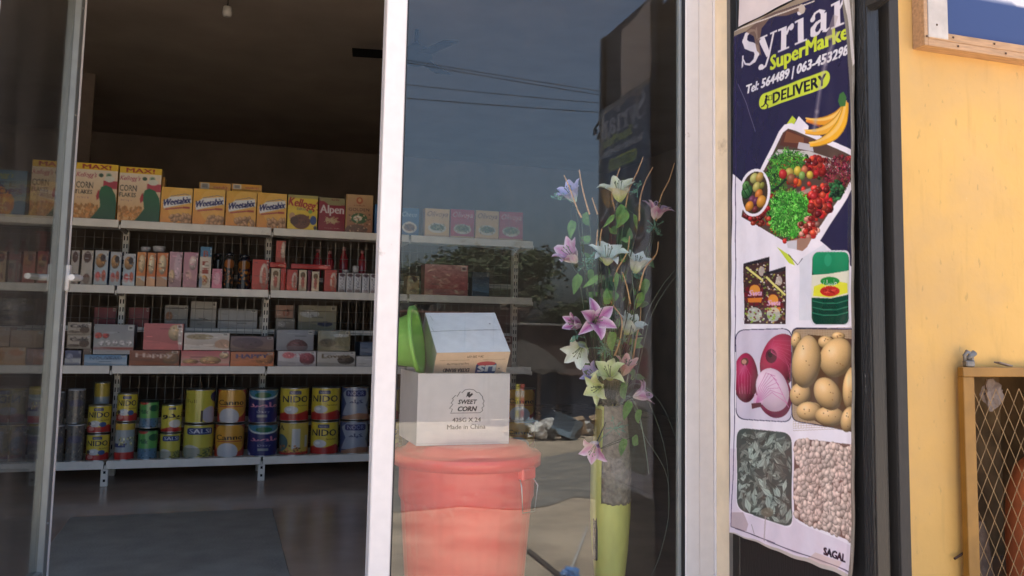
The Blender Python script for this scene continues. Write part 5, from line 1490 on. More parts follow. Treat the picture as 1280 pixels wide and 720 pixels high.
def scat_e(n, cx, cy, rx, ry, sx, sy, cols, hi=.2, frill=False):
    for k in range(n):
        a, r_ = rp.uniform(0, 6.28), rp.random()**.5
        x, y = cx+rx*r_*math.cos(a), cy+ry*r_*math.sin(a)
        if not clip_in(x, y): continue
        col = rp.choice(cols); j = rp.uniform(.45, 1.3)
        cc = tuple(min(255, q*j) for q in col)
        if frill:
            a = rp.uniform(0, 6.28); L_ = sx*rp.uniform(.8, 1.8)
            c.stroke([(x, y), (x+L_*math.cos(a), y+L_*math.sin(a)), (x+L_*1.3*math.cos(a+.7), y+L_*1.3*math.sin(a+.7))], [1.3, .9, .3], cc)
        else: c.blob(x, y, sx, sy, cc, rot=rp.uniform(0, 3), hi=hi, n=7)
RED = [(215, 50, 40), (200, 40, 45), (225, 80, 50)]
GRN = [(80, 160, 50), (60, 140, 45), (120, 190, 70), (50, 110, 50)]
scat(260, 930, 1066, 196, 312, 3.2, 3.4, RED+[(60, 90, 40), (150, 40, 40)])
scat_e(420, 985, 204, 22, 16, 3.0, 2.0, GRN, frill=True); scat_e(260, 970, 226, 14, 16, 2.6, 2.0, GRN+[(40, 90, 50)], frill=True)
scat_e(230, 1048, 216, 19, 20, 2.5, 1.8, [(120, 30, 50), (90, 25, 40), (160, 60, 80), (90, 60, 40)], frill=True); scat_e(400, 1048, 216, 19, 20, 2.5, 1.8, [(120, 30, 50), (70, 20, 35), (160, 60, 80), (110, 70, 50)], frill=True)
scat_e(60, 1022, 208, 12, 12, 3.4, 3.4, RED)
for x, y, r1, col in ((988, 216, 5, (190, 170, 80)), (998, 214, 5, (225, 200, 70)), (1007, 213, 4.5, (210, 120, 80)), (990, 224, 5.5, (150, 90, 60)), (1004, 220, 4.5, (140, 180, 90)), (1000, 229, 4, (235, 120, 40)), (996, 227, 3.5, (235, 80, 40)), (1014, 219, 4, (220, 190, 70)), (980, 218, 5, (200, 50, 50))):
    c.blob(x, y, r1, r1*1.25, col)
c.stroke([(966, 239), (976, 232), (984, 224)], 3, (40, 60, 40))
c.poly([(972, 244), (1000, 240), (1024, 232), (1020, 238), (1000, 246), (974, 250)], (190, 180, 170), al=.7)
c.ell(988, 268, 27, 28, (50, 120, 40)); scat_e(1300, 988, 268, 28, 30, 2.7, 1.6, [(70, 170, 50), (100, 200, 70), (50, 130, 40), (140, 215, 100)], frill=True)
scat_e(70, 1026, 252, 15, 18, 4.2, 4.4, RED, hi=.5); scat_e(45, 1012, 288, 13, 16, 3.4, 3.4, RED+[(230, 150, 130)], hi=.5); scat_e(50, 949, 268, 14, 14, 3.0, 3, RED+[(60, 110, 50)], hi=.5)
scat_e(36, 1046, 238, 8, 14, 3.4, 2, [(50, 110, 60), (40, 80, 40)])
c.poly([(984, 302), (1000, 298), (1016, 298), (1010, 309), (1004, 314), (996, 312)], (170, 130, 110)); c.poly([(984, 302), (997, 300), (997, 312), (986, 310)], (214, 210, 214))
# round inset with fruit
c.ell(945, 241, 19, 30, PAPER, rot=.12, n=32); c.ell(945, 241, 16, 26.5, (70, 55, 40), rot=.12, n=32)
for x, y, r1, col in ((944, 223, 6, (190, 190, 110)), (951, 222, 6, (200, 160, 80)), (935, 240, 8, (60, 110, 60)), (934, 232, 5, (90, 140, 70)), (947, 234, 6, (200, 190, 100)), (941, 250, 5, (120, 60, 90)), (950, 243, 6, (225, 130, 50)), (946, 252, 5, (110, 50, 80)), (953, 252, 7, (230, 160, 60)), (938, 258, 6, (235, 150, 50)), (945, 262, 4, (120, 50, 50)), (954, 232, 4, (150, 150, 60))):
    c.blob(x, y, r1*.8, r1*1.15, col, rot=.4)
c.stroke([(930, 235), (936, 246)], 1.2, (30, 70, 40)); c.stroke([(934, 230), (940, 244)], 1.2, (30, 70, 40))
# bananas
for P_, w0, col in (([(1060, 128), (1050, 150), (1032, 156), (1009, 150)], 11, (240, 165, 50)), ([(1058, 132), (1048, 160), (1030, 168), (1008, 165)], 11, (246, 180, 60)), ([(1059, 130), (1057, 160), (1042, 178), (1013, 181)], 13, (250, 185, 50))):
    q = []
    for k in range(13):
        t = k/12; b0, b1, b2, b3 = (1-t)**3, 3*t*(1-t)**2, 3*t*t*(1-t), t**3
        q.append((sum(b*p[0] for b, p in zip((b0, b1, b2, b3), P_)), sum(b*p[1] for b, p in zip((b0, b1, b2, b3), P_))))
    wd = [w0*(.25+.75*math.sin(math.pi*min(.93, .12+.85*k/12))) for k in range(13)]
    c.stroke(q, [w+1.2 for w in wd], tuple(v*.78 for v in col)); c.stroke(q, [w*.92 for w in wd], col)
    c.stroke([(x-1, y-2) for x, y in q], [w*.35 for w in wd], (252, 205, 110))
c.poly([(1050, 118), (1055, 115), (1059, 122), (1058, 133), (1051, 134), (1048, 127)], (70, 120, 60))
c.stroke([(1010, 152), (1026, 158)], 3, (225, 110, 60), al=.6)
# heading: heavy serif word
def serif(word_x0, base0, capx, x1):
    """word drawn in unit letters and laid along the heading"""
    (U0, V0), (U1, _v) = TP(word_x0, base0), TP(x1, 0)
    _, VT = TP(word_x0, capx)
    H = V0-VT
    unit = (U1-U0)/3.62
    old = c.T
    def put(dx):
        c.T = lambda x, y: (U0+(dx+x)*unit, V0-y*H)
    wc = (226, 220, 228)
    put(0)
    S = [(.60, .78), (.54, .92), (.38, .98), (.2, .93), (.12, .77), (.2, .62), (.4, .5), (.58, .38), (.62, .22), (.52, .06), (.33, .01), (.16, .08), (.06, .27)]
    Wd = [.03, .05, .08, .13, .18, .22, .24, .22, .19, .12, .07, .05, .03]
    c.stroke(S, Wd, wc)
    c.poly([(.585, .66), (.64, .66), (.62, 1.0), (.57, .96)], wc); c.poly([(.03, .36), (.085, .36), (.085, .05), (.02, -.01)], wc)
    def serf(x0, x1_, y): c.poly([(x0, y-.025), (x1_, y-.025), (x1_, y+.025), (x0, y+.025)], wc)
    put(.66)
    c.stroke([(.12, .60), (.34, .04)], [.20, .14], wc); c.stroke([(.54, .60), (.34, .0), (.24, -.22), (.1, -.25)], [.06, .07, .07, .09], wc); c.ell(.08, -.20, .09, .08, wc)
    serf(-.02, .32, .62); serf(.42, .66, .62)
    put(1.36)
    c.poly([(.1, 0), (.28, 0), (.28, .62), (.1, .62)], wc); serf(0, .38, .02); serf(0, .28, .61); c.stroke([(.27, .40), (.36, .55), (.46, .58)], [.07, .09, .1], wc); c.ell(.46, .54, .085, .09, wc)
    put(1.94)
    c.poly([(.1, 0), (.28, 0), (.28, .62), (.1, .62)], wc); serf(0, .38, .02); serf(0, .28, .61); c.ell(.18, .84, .1, .095, wc)
    put(2.38)
    c.poly([(.38, .08), (.55, .04), (.55, .5), (.38, .5)], wc); c.stroke([(.13, .48), (.2, .6), (.34, .62), (.47, .50)], [.13, .06, .07, .15], wc); c.ell(.13, .47, .08, .07, wc)
    c.stroke([(.42, .36), (.25, .32), (.13, .22), (.13, .1), (.22, .03), (.33, .05), (.42, .16)], [.06, .10, .17, .18, .13, .08, .05], wc); c.stroke([(.47, .08), (.55, .02), (.65, .06)], [.14, .07, .03], wc)
    put(3.06)
    c.poly([(.1, 0), (.28, 0), (.28, .62), (.1, .62)], wc); serf(0, .38, .02); serf(0, .28, .61); c.stroke([(.27, .42), (.36, .57), (.48, .58), (.55, .45)], [.05, .08, .12, .16], wc)
    c.poly([(.47, 0), (.64, 0), (.64, .46), (.47, .46)], wc); serf(.39, .72, .02)
    c.T = old
serif(928, 86, 44, 1064)
def ptext(s, x0, yb0, yt0, x1, col, bold=.02, shear=0, al=1):
    (u0, vb), (_u, vt), (u1, _v) = TP(x0, yb0), TP(x0, yt0), TP(x1, yb0)
    c.text(s, u0*c.w, vt*c.h, u1*c.w, vb*c.h, col, bold=bold, shear=shear, raw=True, al=al)
ptext('SuperMarke', 964, 88, 70.5, 1061, (206, 222, 60), bold=.045)
ptext('Tel: 564489 | 063-453298', 934, 117.5, 107, 1062, (228, 226, 232), bold=.04, shear=.2)
(ua, va), (ub, vb_) = TP(950, 140), TP(1038, 110)
_, v_t = TP(950, 120)
old = c.T; c.T = lambda x, y: (x, y)
vt_, vb2 = v_t-.001, TP(950, 139)[1]
c.rrect(ua, vt_, ub, vb2, (vb2-vt_)*.5*PHt/PWd, (vb2-vt_)*.5, LIME)
c.T = old
ptext('DELIVERY', 967, 129.5, 116.5, 1033, (30, 26, 40), bold=.04)
# small running figure with parcel
hx_, hy_ = 957.5, 121
c.ell(hx_+1.5, hy_, 1.6, 2.0, (30, 26, 40), n=10); c.stroke([(hx_+1, hy_+2), (hx_, hy_+8)], 2.6, (30, 26, 40)); c.stroke([(hx_, hy_+8), (hx_+3, hy_+11), (hx_+2, hy_+15)], 1.5, (30, 26, 40)); c.stroke([(hx_, hy_+8), (hx_-2.5, hy_+12), (hx_-5, hy_+13)], 1.5, (30, 26, 40)); c.stroke([(hx_+1, hy_+4), (hx_+5, hy_+4)], 1.3, (30, 26, 40))
c.stroke([(hx_+4, hy_-1), (hx_+8, hy_-2), (hx_+8, hy_+3.5), (hx_+4, hy_+4.5), (hx_+4, hy_-1)], .9, (30, 26, 40))
# chevron under the lozenge
c.poly([(972, 309), (990, 320), (995, 332), (988, 329)], LIME); c.stroke([(987, 318), (998, 331), (1004, 323)], .9, (60, 50, 60))
# two packets
for (x0, y0, x1, y1) in ((930, 327, 963, 405), (955, 339, 984, 405)):
    w_ = x1-x0
    c.poly([(x0, y0+3), (x1, y0-6), (x1-.5, y1), (x0+2, y1), (x0+1, y0+40)], (70, 45, 45))
    for k in range(150):
        x, y = rp.uniform(x0+1, x1-1.5), rp.uniform(y0+3, y1-1); c.ell(x, y, 1.3, 1.1, rp.choice([(190, 170, 90), (140, 100, 70), (120, 140, 60), (215, 205, 195), (90, 50, 50)]), n=6)
    c.poly([(x0+.5, y0+2.5), (x1, y0-6), (x1, y0-1), (x0+.5, y0+6)], (45, 38, 45)); c.stroke([(x0+4, y0+7), (x1-1, y0+30)], 2.6, (228, 220, 130)); c.ell(x0+w_*.7, y0+12, 4, 6, (210, 200, 190), al=.8)
    for k in range(10):
        a = k*.628; c.poly([(x0+w_*.45, y0+42), (x0+w_*.45+math.cos(a-.2)*w_*.42, y0+42+math.sin(a-.2)*14), (x0+w_*.45+math.cos(a+.3)*w_*.42, y0+42+math.sin(a+.3)*14)], (110, 30, 40))
    c.ell(x0+w_*.45, y0+36, w_*.2, 7, (225, 150, 60)); ptext('Swa', x0+w_*.2, y0+43, y0+36, x0+w_*.72, (225, 170, 200), bold=.04, shear=.3); c.poly([(x0+w_*.18, y0+46), (x0+w_*.75, y0+45), (x0+w_*.7, y0+51), (x0+w_*.2, y0+51)], (225, 130, 50))
    c.ell(x0+w_*.45, y1-12, w_*.28, 9, (205, 215, 200), al=.8); nutc = [(150, 180, 70), (120, 60, 60)]
    for k in range(26): c.ell(x0+rp.uniform(.1, .9)*w_, y1-rp.uniform(2, 22), 1.4, 1.2, rp.choice(nutc), n=6)
# green jar
c.rrect(1014.5, 313, 1064, 407, 7, 9, (228, 224, 230))
c.rrect(1016, 315, 1062.5, 405.5, 7, 10, (14, 84, 60), col2=(10, 60, 45)); c.rrect(1016.5, 315, 1062, 346, 7, 8, (34, 150, 100), col2=(28, 128, 86)); c.poly([(1016, 344), (1040, 342), (1062.5, 338), (1062.5, 368), (1040, 373), (1016, 372)], (226, 224, 200))
c.poly([(1019, 358), (1040, 350), (1060, 354), (1061, 366), (1040, 372), (1018, 370)], (228, 226, 60)); c.ell(1038.5, 351.5, 12, 5.4, (40, 140, 60)); c.ell(1038.5, 364, 12.5, 6.6, (200, 50, 40))
(u0, v0), (u1, v1) = TP(1030, 355.5), TP(1047, 350)
c.text('\uFE93\u0631\uFE8E\uFEB4\uFEF4\uFEC3', u0*c.w, v1*c.h-2, u1*c.w, v0*c.h+4, (230, 235, 225), bold=.02, raw=True)
for k in range(14): c.stroke([(1029+rp.uniform(0, 19), 361+rp.uniform(0, 6)), (1029+rp.uniform(0, 19), 361+rp.uniform(0, 6))], 1, rp.choice([(230, 90, 70), (150, 25, 25)]))
for y in (379, 387, 394): c.stroke([(1017, y-3), (1030, y), (1048, y), (1062, y-4)], 1.1, (60, 130, 100))
c.ell(1036, 325, 5, 8, (60, 180, 130), al=.5)
# four photographs
LB = (40, 36, 70)
def rr_px(x0, y0, x1, y1, x2, y2, x3, y3, r_, col, **k):
    """rounded quad tl,tr,br,bl given in photo pixels"""
    Q = [(x0, y0), (x1, y1), (x2, y2), (x3, y3)]
    pts = []
    for i in range(4):
        p = Vector(Q[i]); a = Vector(Q[i-1])-p; b = Vector(Q[(i+1) % 4])-p
        pa, pb = p+a.normalized()*r_, p+b.normalized()*r_
        for s in range(7):
            t = s/6; q = pa*(1-t)**2+p*2*t*(1-t)+pb*t*t; pts.append((q.x, q.y))
    c.poly(pts, col, **k); return pts
def inside(pts, x, y):
    ins = False
    for i in range(len(pts)):
        ax, ay = pts[i]; bx_, by_ = pts[(i+1) % len(pts)]
        if (ay > y) != (by_ > y) and x < (bx_-ax)*(y-ay)/(by_-ay)+ax: ins = not ins
    return ins
rr_px(921, 412, 991, 410, 991, 528, 921, 524, 12, LB); f1 = rr_px(921.8, 413, 990.2, 411, 990.2, 527, 921.8, 523, 12, (216, 206, 222))
def clipped_blob(pts, x, y, rx, ry, col, rot=0, hi=.3, lo=.25):
    save = c.a.copy() if False else None
    c.blob(x, y, rx, ry, col, rot=rot, hi=hi, lo=lo, n=22)
c.blob(975, 452, 25, 35, (176, 36, 78), rot=.25, lo=.4, hi=.3, nz=3); c.rect(990.3, 400, 1000, 530, PAPER)
c.ell(965, 445, 7, 9, (90, 25, 50)); c.ell(964, 443, 3, 4, (60, 30, 40))
for k in range(9): c.stroke([(965, 440), (968+k*2.4, 425+k*4), (989, 426+k*6)], .5, (200, 80, 120), al=.8)
c.blob(933, 472, 15.5, 31, (178, 34, 84), lo=.4, hi=.3, nz=3); c.ell(932, 452, 5, 5, (110, 60, 60)); c.ell(931, 452, 3, 3, (200, 150, 130)); c.rect(911, 440, 921.5, 510, PAPER)
for k in range(5): c.stroke([(932, 455), (924+k*4, 470), (926+k*3, 492)], .5, (215, 110, 150), al=.8)
c.blob(967.5, 491, 22.5, 32, (176, 48, 100), rot=-.25, lo=.3, hi=.1); c.blob(966, 487, 20.5, 28, (238, 208, 226), rot=-.3, lo=.16, hi=.2); c.poly([(944, 492), (942, 507), (952, 508), (956, 500)], (222, 180, 205))
for k in range(8): c.stroke([(946, 505), (949+k*2.5, 484-k*1.2+k*k*.3), (958+k*3.6, 466+k*k*.75), (970+k*2.4, 470+k*5.6)], .7, (205, 120, 170))
c.poly([(940, 504), (952, 503), (954, 508), (941, 511)], (100, 50, 60))
rr_px(990.5, 409, 1100, 411, 1100, 545, 990.5, 526, 10, LB); f2 = rr_px(991.5, 411, 1100, 412.5, 1100, 542, 991.5, 525, 10, (176, 150, 120))
for k in range(46):
    y = 412+k*2.8; c.stroke([(993, y), (1066, y-3)], .5, (150, 122, 92), al=.7)
for k in range(24): c.stroke([(993+k*3.2, 412), (993+k*3.2, 535)], .4, (196, 172, 140), al=.6)
c.poly([(992, 430), (1012, 418), (1068, 424), (1068, 540), (1030, 532), (1006, 518), (992, 500)], (90, 62, 40))
for (x, y, rx, ry, rot) in ((1034, 428, 10, 8, .2), (996, 425, 6, 10, .2), (1018, 510, 9, 7, 0), (1049, 420, 8, 5, 0), (1001, 493, 13, 15, .3), (1012, 514, 16, 12, .1), (1046, 447, 21, 25, .4), (1064, 485, 10, 26, .1), (1038, 520, 19, 12, .1), (1062, 524, 10, 16, .2), (1035, 492, 16, 22, -.5), (1009, 452, 18, 33, .12)):
    j = rp.uniform(.93, 1.05)
    c.blob(x, y, rx, ry, (240*j, 196*j, 132*j), rot=rot, hi=.3, lo=.42, nz=3)
    for k in range(4): c.ell(x+rp.uniform(-.5, .5)*rx, y+rp.uniform(-.6, .6)*ry, .9, .8, (140, 98, 60), n=6)
rr_px(921.5, 533, 991.5, 540, 992, 662, 922, 638, 13, PAPER); f3 = rr_px(922.5, 534, 991, 541, 991, 660, 923, 637, 13, (70, 82, 78))
for k in range(430):
    x, y = rp.uniform(923, 991), rp.uniform(535, 660)
    if not (inside(f3, x-3, y-3) and inside(f3, x+3, y+3)): continue
    a = rp.uniform(0, 6.28); L_ = rp.uniform(4, 10.5); w_ = L_*rp.uniform(.25, .45)
    j = rp.uniform(.5, 1.35); col = (134*j, 150*j, 140*j)
    ca, sa = math.cos(a), math.sin(a)
    pts = [(x-L_*ca, y-L_*sa), (x-w_*sa*.8, y+w_*ca*.8), (x+L_*ca, y+L_*sa), (x+w_*sa, y-w_*ca)]
    if all(inside(f3, *q) for q in pts):
        c.poly(pts, col); c.stroke([pts[0], pts[2]], .45, tuple(v*.7 for v in col))
c.ell(960, 640, 8, 6, (120, 115, 95), al=.6)
rr_px(991.5, 545, 1100, 556, 1100, 696, 991.5, 650, 13, PAPER); f4 = rr_px(993.5, 547, 1100, 559, 1100, 690, 993.5, 648, 12, (120, 92, 84))
for k in range(1000):
    x, y = rp.uniform(993, 1072), rp.uniform(546, 690)
    if not (inside(f4, x-2, y-2.5) and inside(f4, x+2, y+2.5)): continue
    j = rp.uniform(.84, 1.1); c.blob(x, y, rp.uniform(2.5, 3.4), rp.uniform(3.6, 5.0), (230*j, 206*j, 192*j), rot=rp.uniform(-.7, .7), hi=.3, lo=.3, n=8)
ptext('SAGAL', 1031, 692.5, 683.5, 1059, (35, 30, 50), bold=.06)
# frame line, tape, creases, torn film
c.stroke([(920.6, 30), (920.6, 420), (919, 560), (914.5, 658)], .9, (60, 48, 90)); c.stroke([(914.5, 658), (980, 683), (1066, 714)], 1.3, (60, 50, 80))
c.poly([(905, 662), (980, 687), (1066, 717), (1066, 740), (905, 690)], (200, 190, 180))
c.poly([(905, 60), (905, 20), (1000, -14), (1060, -30), (1060, -18), (1003, 5), (960, 20), (934, 40), (919, 46)], (156, 140, 120)); c.poly([(934, 40), (960, 20), (1003, 6), (1010, 12), (985, 20), (965, 22), (954, 36), (951, 54), (953, 70), (948, 64), (944, 46)], (130, 105, 88), al=.85)
c.stroke([(905, 45), (960, 24), (1020, 2)], 1.5, (215, 205, 195)); c.ell(1004, 12, 4, 6, (200, 185, 172))
for w_, al_ in ((7, .16), (4, .22), (1.2, .3)): c.stroke([(1047, 40), (1032, 80), (1026, 110), (1022, 140), (1018, 165)], w_, (190, 180, 185), al=al_)
c.stroke([(924, 105), (934, 130), (945, 165)], .6, (150, 145, 165), al=.7); c.stroke([(1046, 20), (1036, 50)], 7, (180, 165, 160), al=.5)
c.poly([(1058, -60), (1090, -60), (1090, 760), (1064, 760), (1066, 700), (1066.5, 500), (1066.5, 300), (1066, 140), (1060, 60), (1055, 10)], (128, 122, 112)); c.poly([(1068, -60), (1071, 760), (1069, 760), (1066.8, 300)], (150, 144, 132))
c.poly([(1052, -20), (1062, -20), (1066, 30), (1070, 60), (1071, 80), (1068, 84), (1064, 50), (1060, 20)], (215, 210, 208))
for k in range(34):
    y = rp.uniform(-10, 710); c.stroke([(1067+rp.uniform(-.5, 1), y), (1069+rp.uniform(-1, 1), y+rp.uniform(8, 40))], rp.uniform(.3, .9), (185, 180, 172), al=.6)
c.poly([(916, 640), (930, 640), (936, 655), (934, 664), (914, 658)], (170, 150, 150), al=.6); c.stroke([(958, 645), (956, 676)], 1.5, (170, 160, 160), al=.7); c.stroke([(940, 655), (944, 668)], .8, (120, 110, 110), al=.6)
c.poly([(1020, 690), (1055, 702), (1050, 712), (1010, 698)], (215, 185, 165), al=.5)
img = c.out()
cu = {}
def fpost(u, v):
    s = s0+(s0b-s0)*v+u*PWd
    z = z1p-v*PHt
    out = .003+.0012*np.sin(v*23+u*5)*np.sin(u*6)+.0008*np.sin(v*61+u*19)+.0006*np.sin(u*37-v*9)
    out = out+.010*np.clip((v-.93)/.07, 0, 1)**2*np.clip((u-.6)/.4, 0, 1)+.004*np.clip((.035-v)/.035, 0, 1)*np.abs(np.sin(u*9))
    out = out+.006*np.clip((u-.94)/.06, 0, 1)
    z = z+.002*np.sin(u*9)*np.clip((v-.97)/.03, 0, 1)+.0015*np.sin(u*31)*(v > .99)
    return B2.x+ed.x*s+nrm.x*(.009+out), B2.y+ed.y*s+nrm.y*(.009+out), z
pm = mat('laminated_print', rough=.17, vcol=True, coat=.5, bump=.35, bscale=14, noise=.03, nscale=20)
po = grid_obj('poster', img, fpost, pm, smooth=True)
tag(po, 'laminated supermarket poster with fruit and vegetable pictures stuck on the black shutter', 'poster')
# blank white paper above it
ra, zr0 = ppt(927, 30)[0], ppt(958, 14)[1]
s_a, s_b = s0+.012, s0+PWd*.60
wp = np.ones((20, 20, 3))*lin((226, 214, 212))
def fpap(u, v):
    z = z1p+.012+(1-v)*.27+.012*np.sin(u*5+1)*(v < .06)
    s = s_a+u*(s_b-s_a)
    o_ = .002+.002*np.sin(u*11+v*7)
    return B2.x+ed.x*s+nrm.x*(.002+o_), B2.y+ed.y*s+nrm.y*(.002+o_), z
tag(grid_obj('paper_sheet', wp, fpap, mat('plain_paper', rough=.7, vcol=True, noise=.06, nscale=8), smooth=True), 'blank white paper sheet stuck above the supermarket poster', 'paper')
tp = MB()
for k in range(1):
    pass

# ------------------------------------------------------------------ framed sign, cage, odds and ends on the right wall
YW = -.10
M_wood = mat('raw_pine', (.56, .34, .18), .6, noise=.25, nscale=5, stretch=(1, 8, 8), bump=.15, col2=(.40, .21, .10), fac2=(.6, .75))
M_woodw = mat('painted_pine', (.62, .56, .50), .6, noise=.2, nscale=6, bump=.2, col2=(.42, .34, .26), fac2=(.62, .74))
ysf = YW-.055
a0 = at(1153, 54, ysf); 
sgx0, sgz0 = float(at(1156, 54, ysf)[0]), float(at(1156, 56, ysf)[2])
sg = empty('wall_sign', (sgx0, YW, sgz0), 'wooden framed sign with blue and white panel, upper right on the yellow wall', 'sign')
FWd = .054
def sp(mb, nm, m, **k): return mb.build(nm, m, sg, **k)
sp(MB().cbox(0, FWd*.28, -.055, -.001, -.0, .9, .0015), 'outer_batten', M_wood)
sp(MB().cbox(FWd*.28+.001, FWd*1.85, -.057, -.001, FWd*.55, .9, .0015), 'side_batten', M_woodw)
sp(MB().cbox(FWd*.28+.0005, 1.6, -.055, -.001, 0, .024, .0015), 'bottom_batten', M_wood)
sp(MB().cbox(FWd*.28+.002, 1.6, -.0555, -.001, .0245, .052, .0015), 'inner_batten', M_wood)
c = Cv(60, 40, (50, 70, 120)); c.rect(0, 0, 1, 1, (52, 70, 118)); c.poly([(0, 0), (1, 0), (1, .66), (.25, .62), (0, .60)], (222, 218, 222)); c.text('SHOP', .3, .2, .8, .5, (52, 70, 118), bold=.03) if False else None
img = c.out()
sp_o = grid_obj('panel', img, lambda u, v: (FWd*1.85+u*1.4, -.036+0*u, .052+(1-v)*.40), mat('sign_vinyl', rough=.4, vcol=True), sg)
for (x, z) in ((FWd*.95, .075), (FWd*1.0, .20), (FWd*.9, .34), (FWd*.14, .03), (.14, .012), (.35, .012), (.12, .040), (.3, .040)):
    sp(MB().lathe([(.004, 0), (.0035, .0015), (.001, .002)], 10, M=Matrix.Translation((x, -.057, z)) @ Matrix.Rotation(R(90), 4, 'X')), 'nail_head', mat('rusty_nail', (.12, .07, .04), .6, .5))

YC = YW-.045
cz = float(at(1203, 459, YC)[2]); cx = float(at(1207, 560, YC)[0])
cg = empty('mesh_gate', (cx, YC, -.443), 'mustard painted steel gate with diamond mesh closing the alcove in the yellow wall', 'gate')
M_must = mat('mustard_paint', (.36, .18, .032), .45, noise=.2, nscale=5, col2=(.20, .12, .05), fac2=(.64, .76), bump=.15, bscale=20)
M_mesh = mat('rusty_buff_mesh', (.40, .26, .12), .55, .2, noise=.3, nscale=15)
HZ = cz+.443
CWd = .9
def cp(mb, nm, m, **k): return mb.build(nm, m, cg, **k)
def frame(y0, y1):
    cp(MB().cbox(0, .036, y0, y1, 0, HZ-.032, .002), 'corner_post', M_must)
    cp(MB().cbox(.0365, .050, y0+.004, y1, 0, HZ-.0325, .0015), 'inner_angle', M_must)
    cp(MB().cbox(CWd-.04, CWd, y0, y1, 0, HZ-.032, .002), 'corner_post', M_must)
    cp(MB().cbox(0, CWd, y0, y1, HZ-.0315, HZ, .002), 'top_rail', M_must)
    cp(MB().cbox(.0505, CWd-.0405, y0+.001, y1, 0.02, .05, .002), 'bottom_rail', M_must)
frame(0, .026)
def diamond(x0, x1, z0, z1, y, f_, px=.050, pz=.095):
    m_ = MB()
    nx = int((x1-x0)/px)+1; nz_ = int((z1-z0)/pz)+1
    for i in range(nx):
        for s in (0, 1):
            pts = []
            for k in range(2*nz_+1):
                z = z0+k*pz/2
                if z > z1: break
                off = (px/2)*(k % 2)
                x = x0+i*px+(off if s == 0 else px-off)
                if k % 1 == 0: pts.append(f_(min(x, x1), y, z))
            if len(pts) > 1: m_.tube(pts, .0012, 4)
    return m_
cp(diamond(.05, CWd-.04, .05, HZ-.03, .013, lambda x, y, z: (x, y, z)), 'front_mesh', M_mesh, kind='stuff')
0 and cp(diamond(.03, .295, .05, HZ-.03, .010, lambda x, y, z: (.010, x, z)), 'side_mesh', M_mesh, kind='stuff')
# orange gas cylinder in the cage
gxp = at(1312, 640, YC+.22)
gcx = float(gxp[0]); gr = .125
ztopg = float(at(1280, 548, YC+.1)[2])
gcy = empty('gas_cylinder', (gcx, YC+.25, -.443), 'orange gas cylinder standing behind the mustard mesh gate', 'gas cylinder')
hg = ztopg+.443
M_org = mat('orange_cylinder_paint', (.62, .18, .07), .45, noise=.2, nscale=4, col2=(.25, .10, .06), fac2=(.62, .78))
MB().lathe([(gr*.8, 0), (gr*.85, .02), (gr*.97, .05), (gr, .12), (gr, hg*.66), (gr*.93, hg*.78), (gr*.7, hg*.87), (gr*.3, hg*.92), (.001, hg*.93)], 32).build('cylinder_body', M_org, gcy, True)
MB().lathe([(.03, hg*.9), (.03, hg), (.015, hg*1.03), (.001, hg*1.03)], 16).build('valve', mat('brass', (.5, .35, .12), .35, .9), gcy, True)
MB().lathe([(gr*1.005, hg*.40), (gr*1.015, hg*.405), (gr*1.015, hg*.42), (gr*1.005, hg*.425)], 32).build('seam', M_org, gcy, True)
# crumpled bag and rubble in the cage
def crumple(name, ctr_, r3, seed, m, label, cat, sub=3, amp=.35):
    bm = bmesh.new(); bmesh.ops.create_icosphere(bm, subdivisions=sub, radius=1)
    rn = random.Random(seed); ph = [[rn.uniform(0, 6) for _ in range(3)] for _ in range(4)]
    for v in bm.verts:
        d = 1+amp*(math.sin(v.co.x*4+ph[0][0])*math.sin(v.co.y*5+ph[0][1])+.5*math.sin(v.co.z*9+ph[1][0])*math.sin(v.co.x*8+ph[1][1]))+rn.uniform(-.06, .06)
        v.co = Vector((v.co.x*r3[0], v.co.y*r3[1], v.co.z*r3[2]))*d
    zmin = min(v.co.z for v in bm.verts)
    me = bpy.data.meshes.new(name); 
    for v in bm.verts: v.co.z -= zmin
    bm.to_mesh(me); bm.free(); me.materials.append(m)
    o = bpy.data.objects.new(name, me); COL.objects.link(o); o.location = ctr_
    return tag(o, label, cat)
M_bag = mat('pale_plastic_bag', (.24, .19, .165), .6, noise=.2, nscale=20, bump=.5, bscale=25)
M_sack = mat('brown_sacking', (.17, .12, .085), .9, noise=.4, nscale=12, bump=.8, bscale=40)
pb = at(1240, 505, YC+.11)
sk = crumple('sack', (cx+.26, YC+.42, -.44), (.19, .10, .34), 4, M_sack, 'dark brown sack in the alcove behind the mesh gate', 'sack')
crumple('plastic_bag', (float(pb[0]), YC+.11, float(at(1240, 515, YC+.1)[2])), (.04, .018, .05), 9, M_bag, 'crumpled pale plastic bag behind the mesh gate near its top left', 'plastic bag')
# grey metal tap on the cage
tpx = at(1211, 458, YC+.015)
tz = cz+.0005
tap = empty('pipe_fitting', (float(at(1211, 445, YC+.015)[0]), YC+.013, tz), 'grey metal clamp resting on the upper left corner of the mesh gate', 'clamp')
M_clamp = mat('grey_cast_metal', (.25, .24, .23), .5, .5, noise=.3, nscale=20)
MB().cbox(-.022, .014, -.012, .012, 0, .022, .004).build('foot', M_clamp, tap)
MB().tube([(-.018, 0, .018), (-.020, 0, .038), (-.010, 0, .050), (.004, 0, .044), (.010, 0, .028), (.012, 0, .015)], [.007]*6, 10).build('jaw', M_clamp, tap, True)
MB().tube([(-.012, -.004, .026), (.016, -.006, .047)], [.008, .010], 12).build('screw', M_clamp, tap, True)
sc_ = at(1252, 456, YC+.02)
tag(MB().cbox(-.03, .03, -.012, .012, 0, .005, .001, M=Matrix.Rotation(R(12), 4, 'Y')).build('scrap', M_bag, loc=(float(sc_[0]), YC+.013, cz+.008)), 'pale scrap lying on the top rail of the mesh gate', 'scrap')
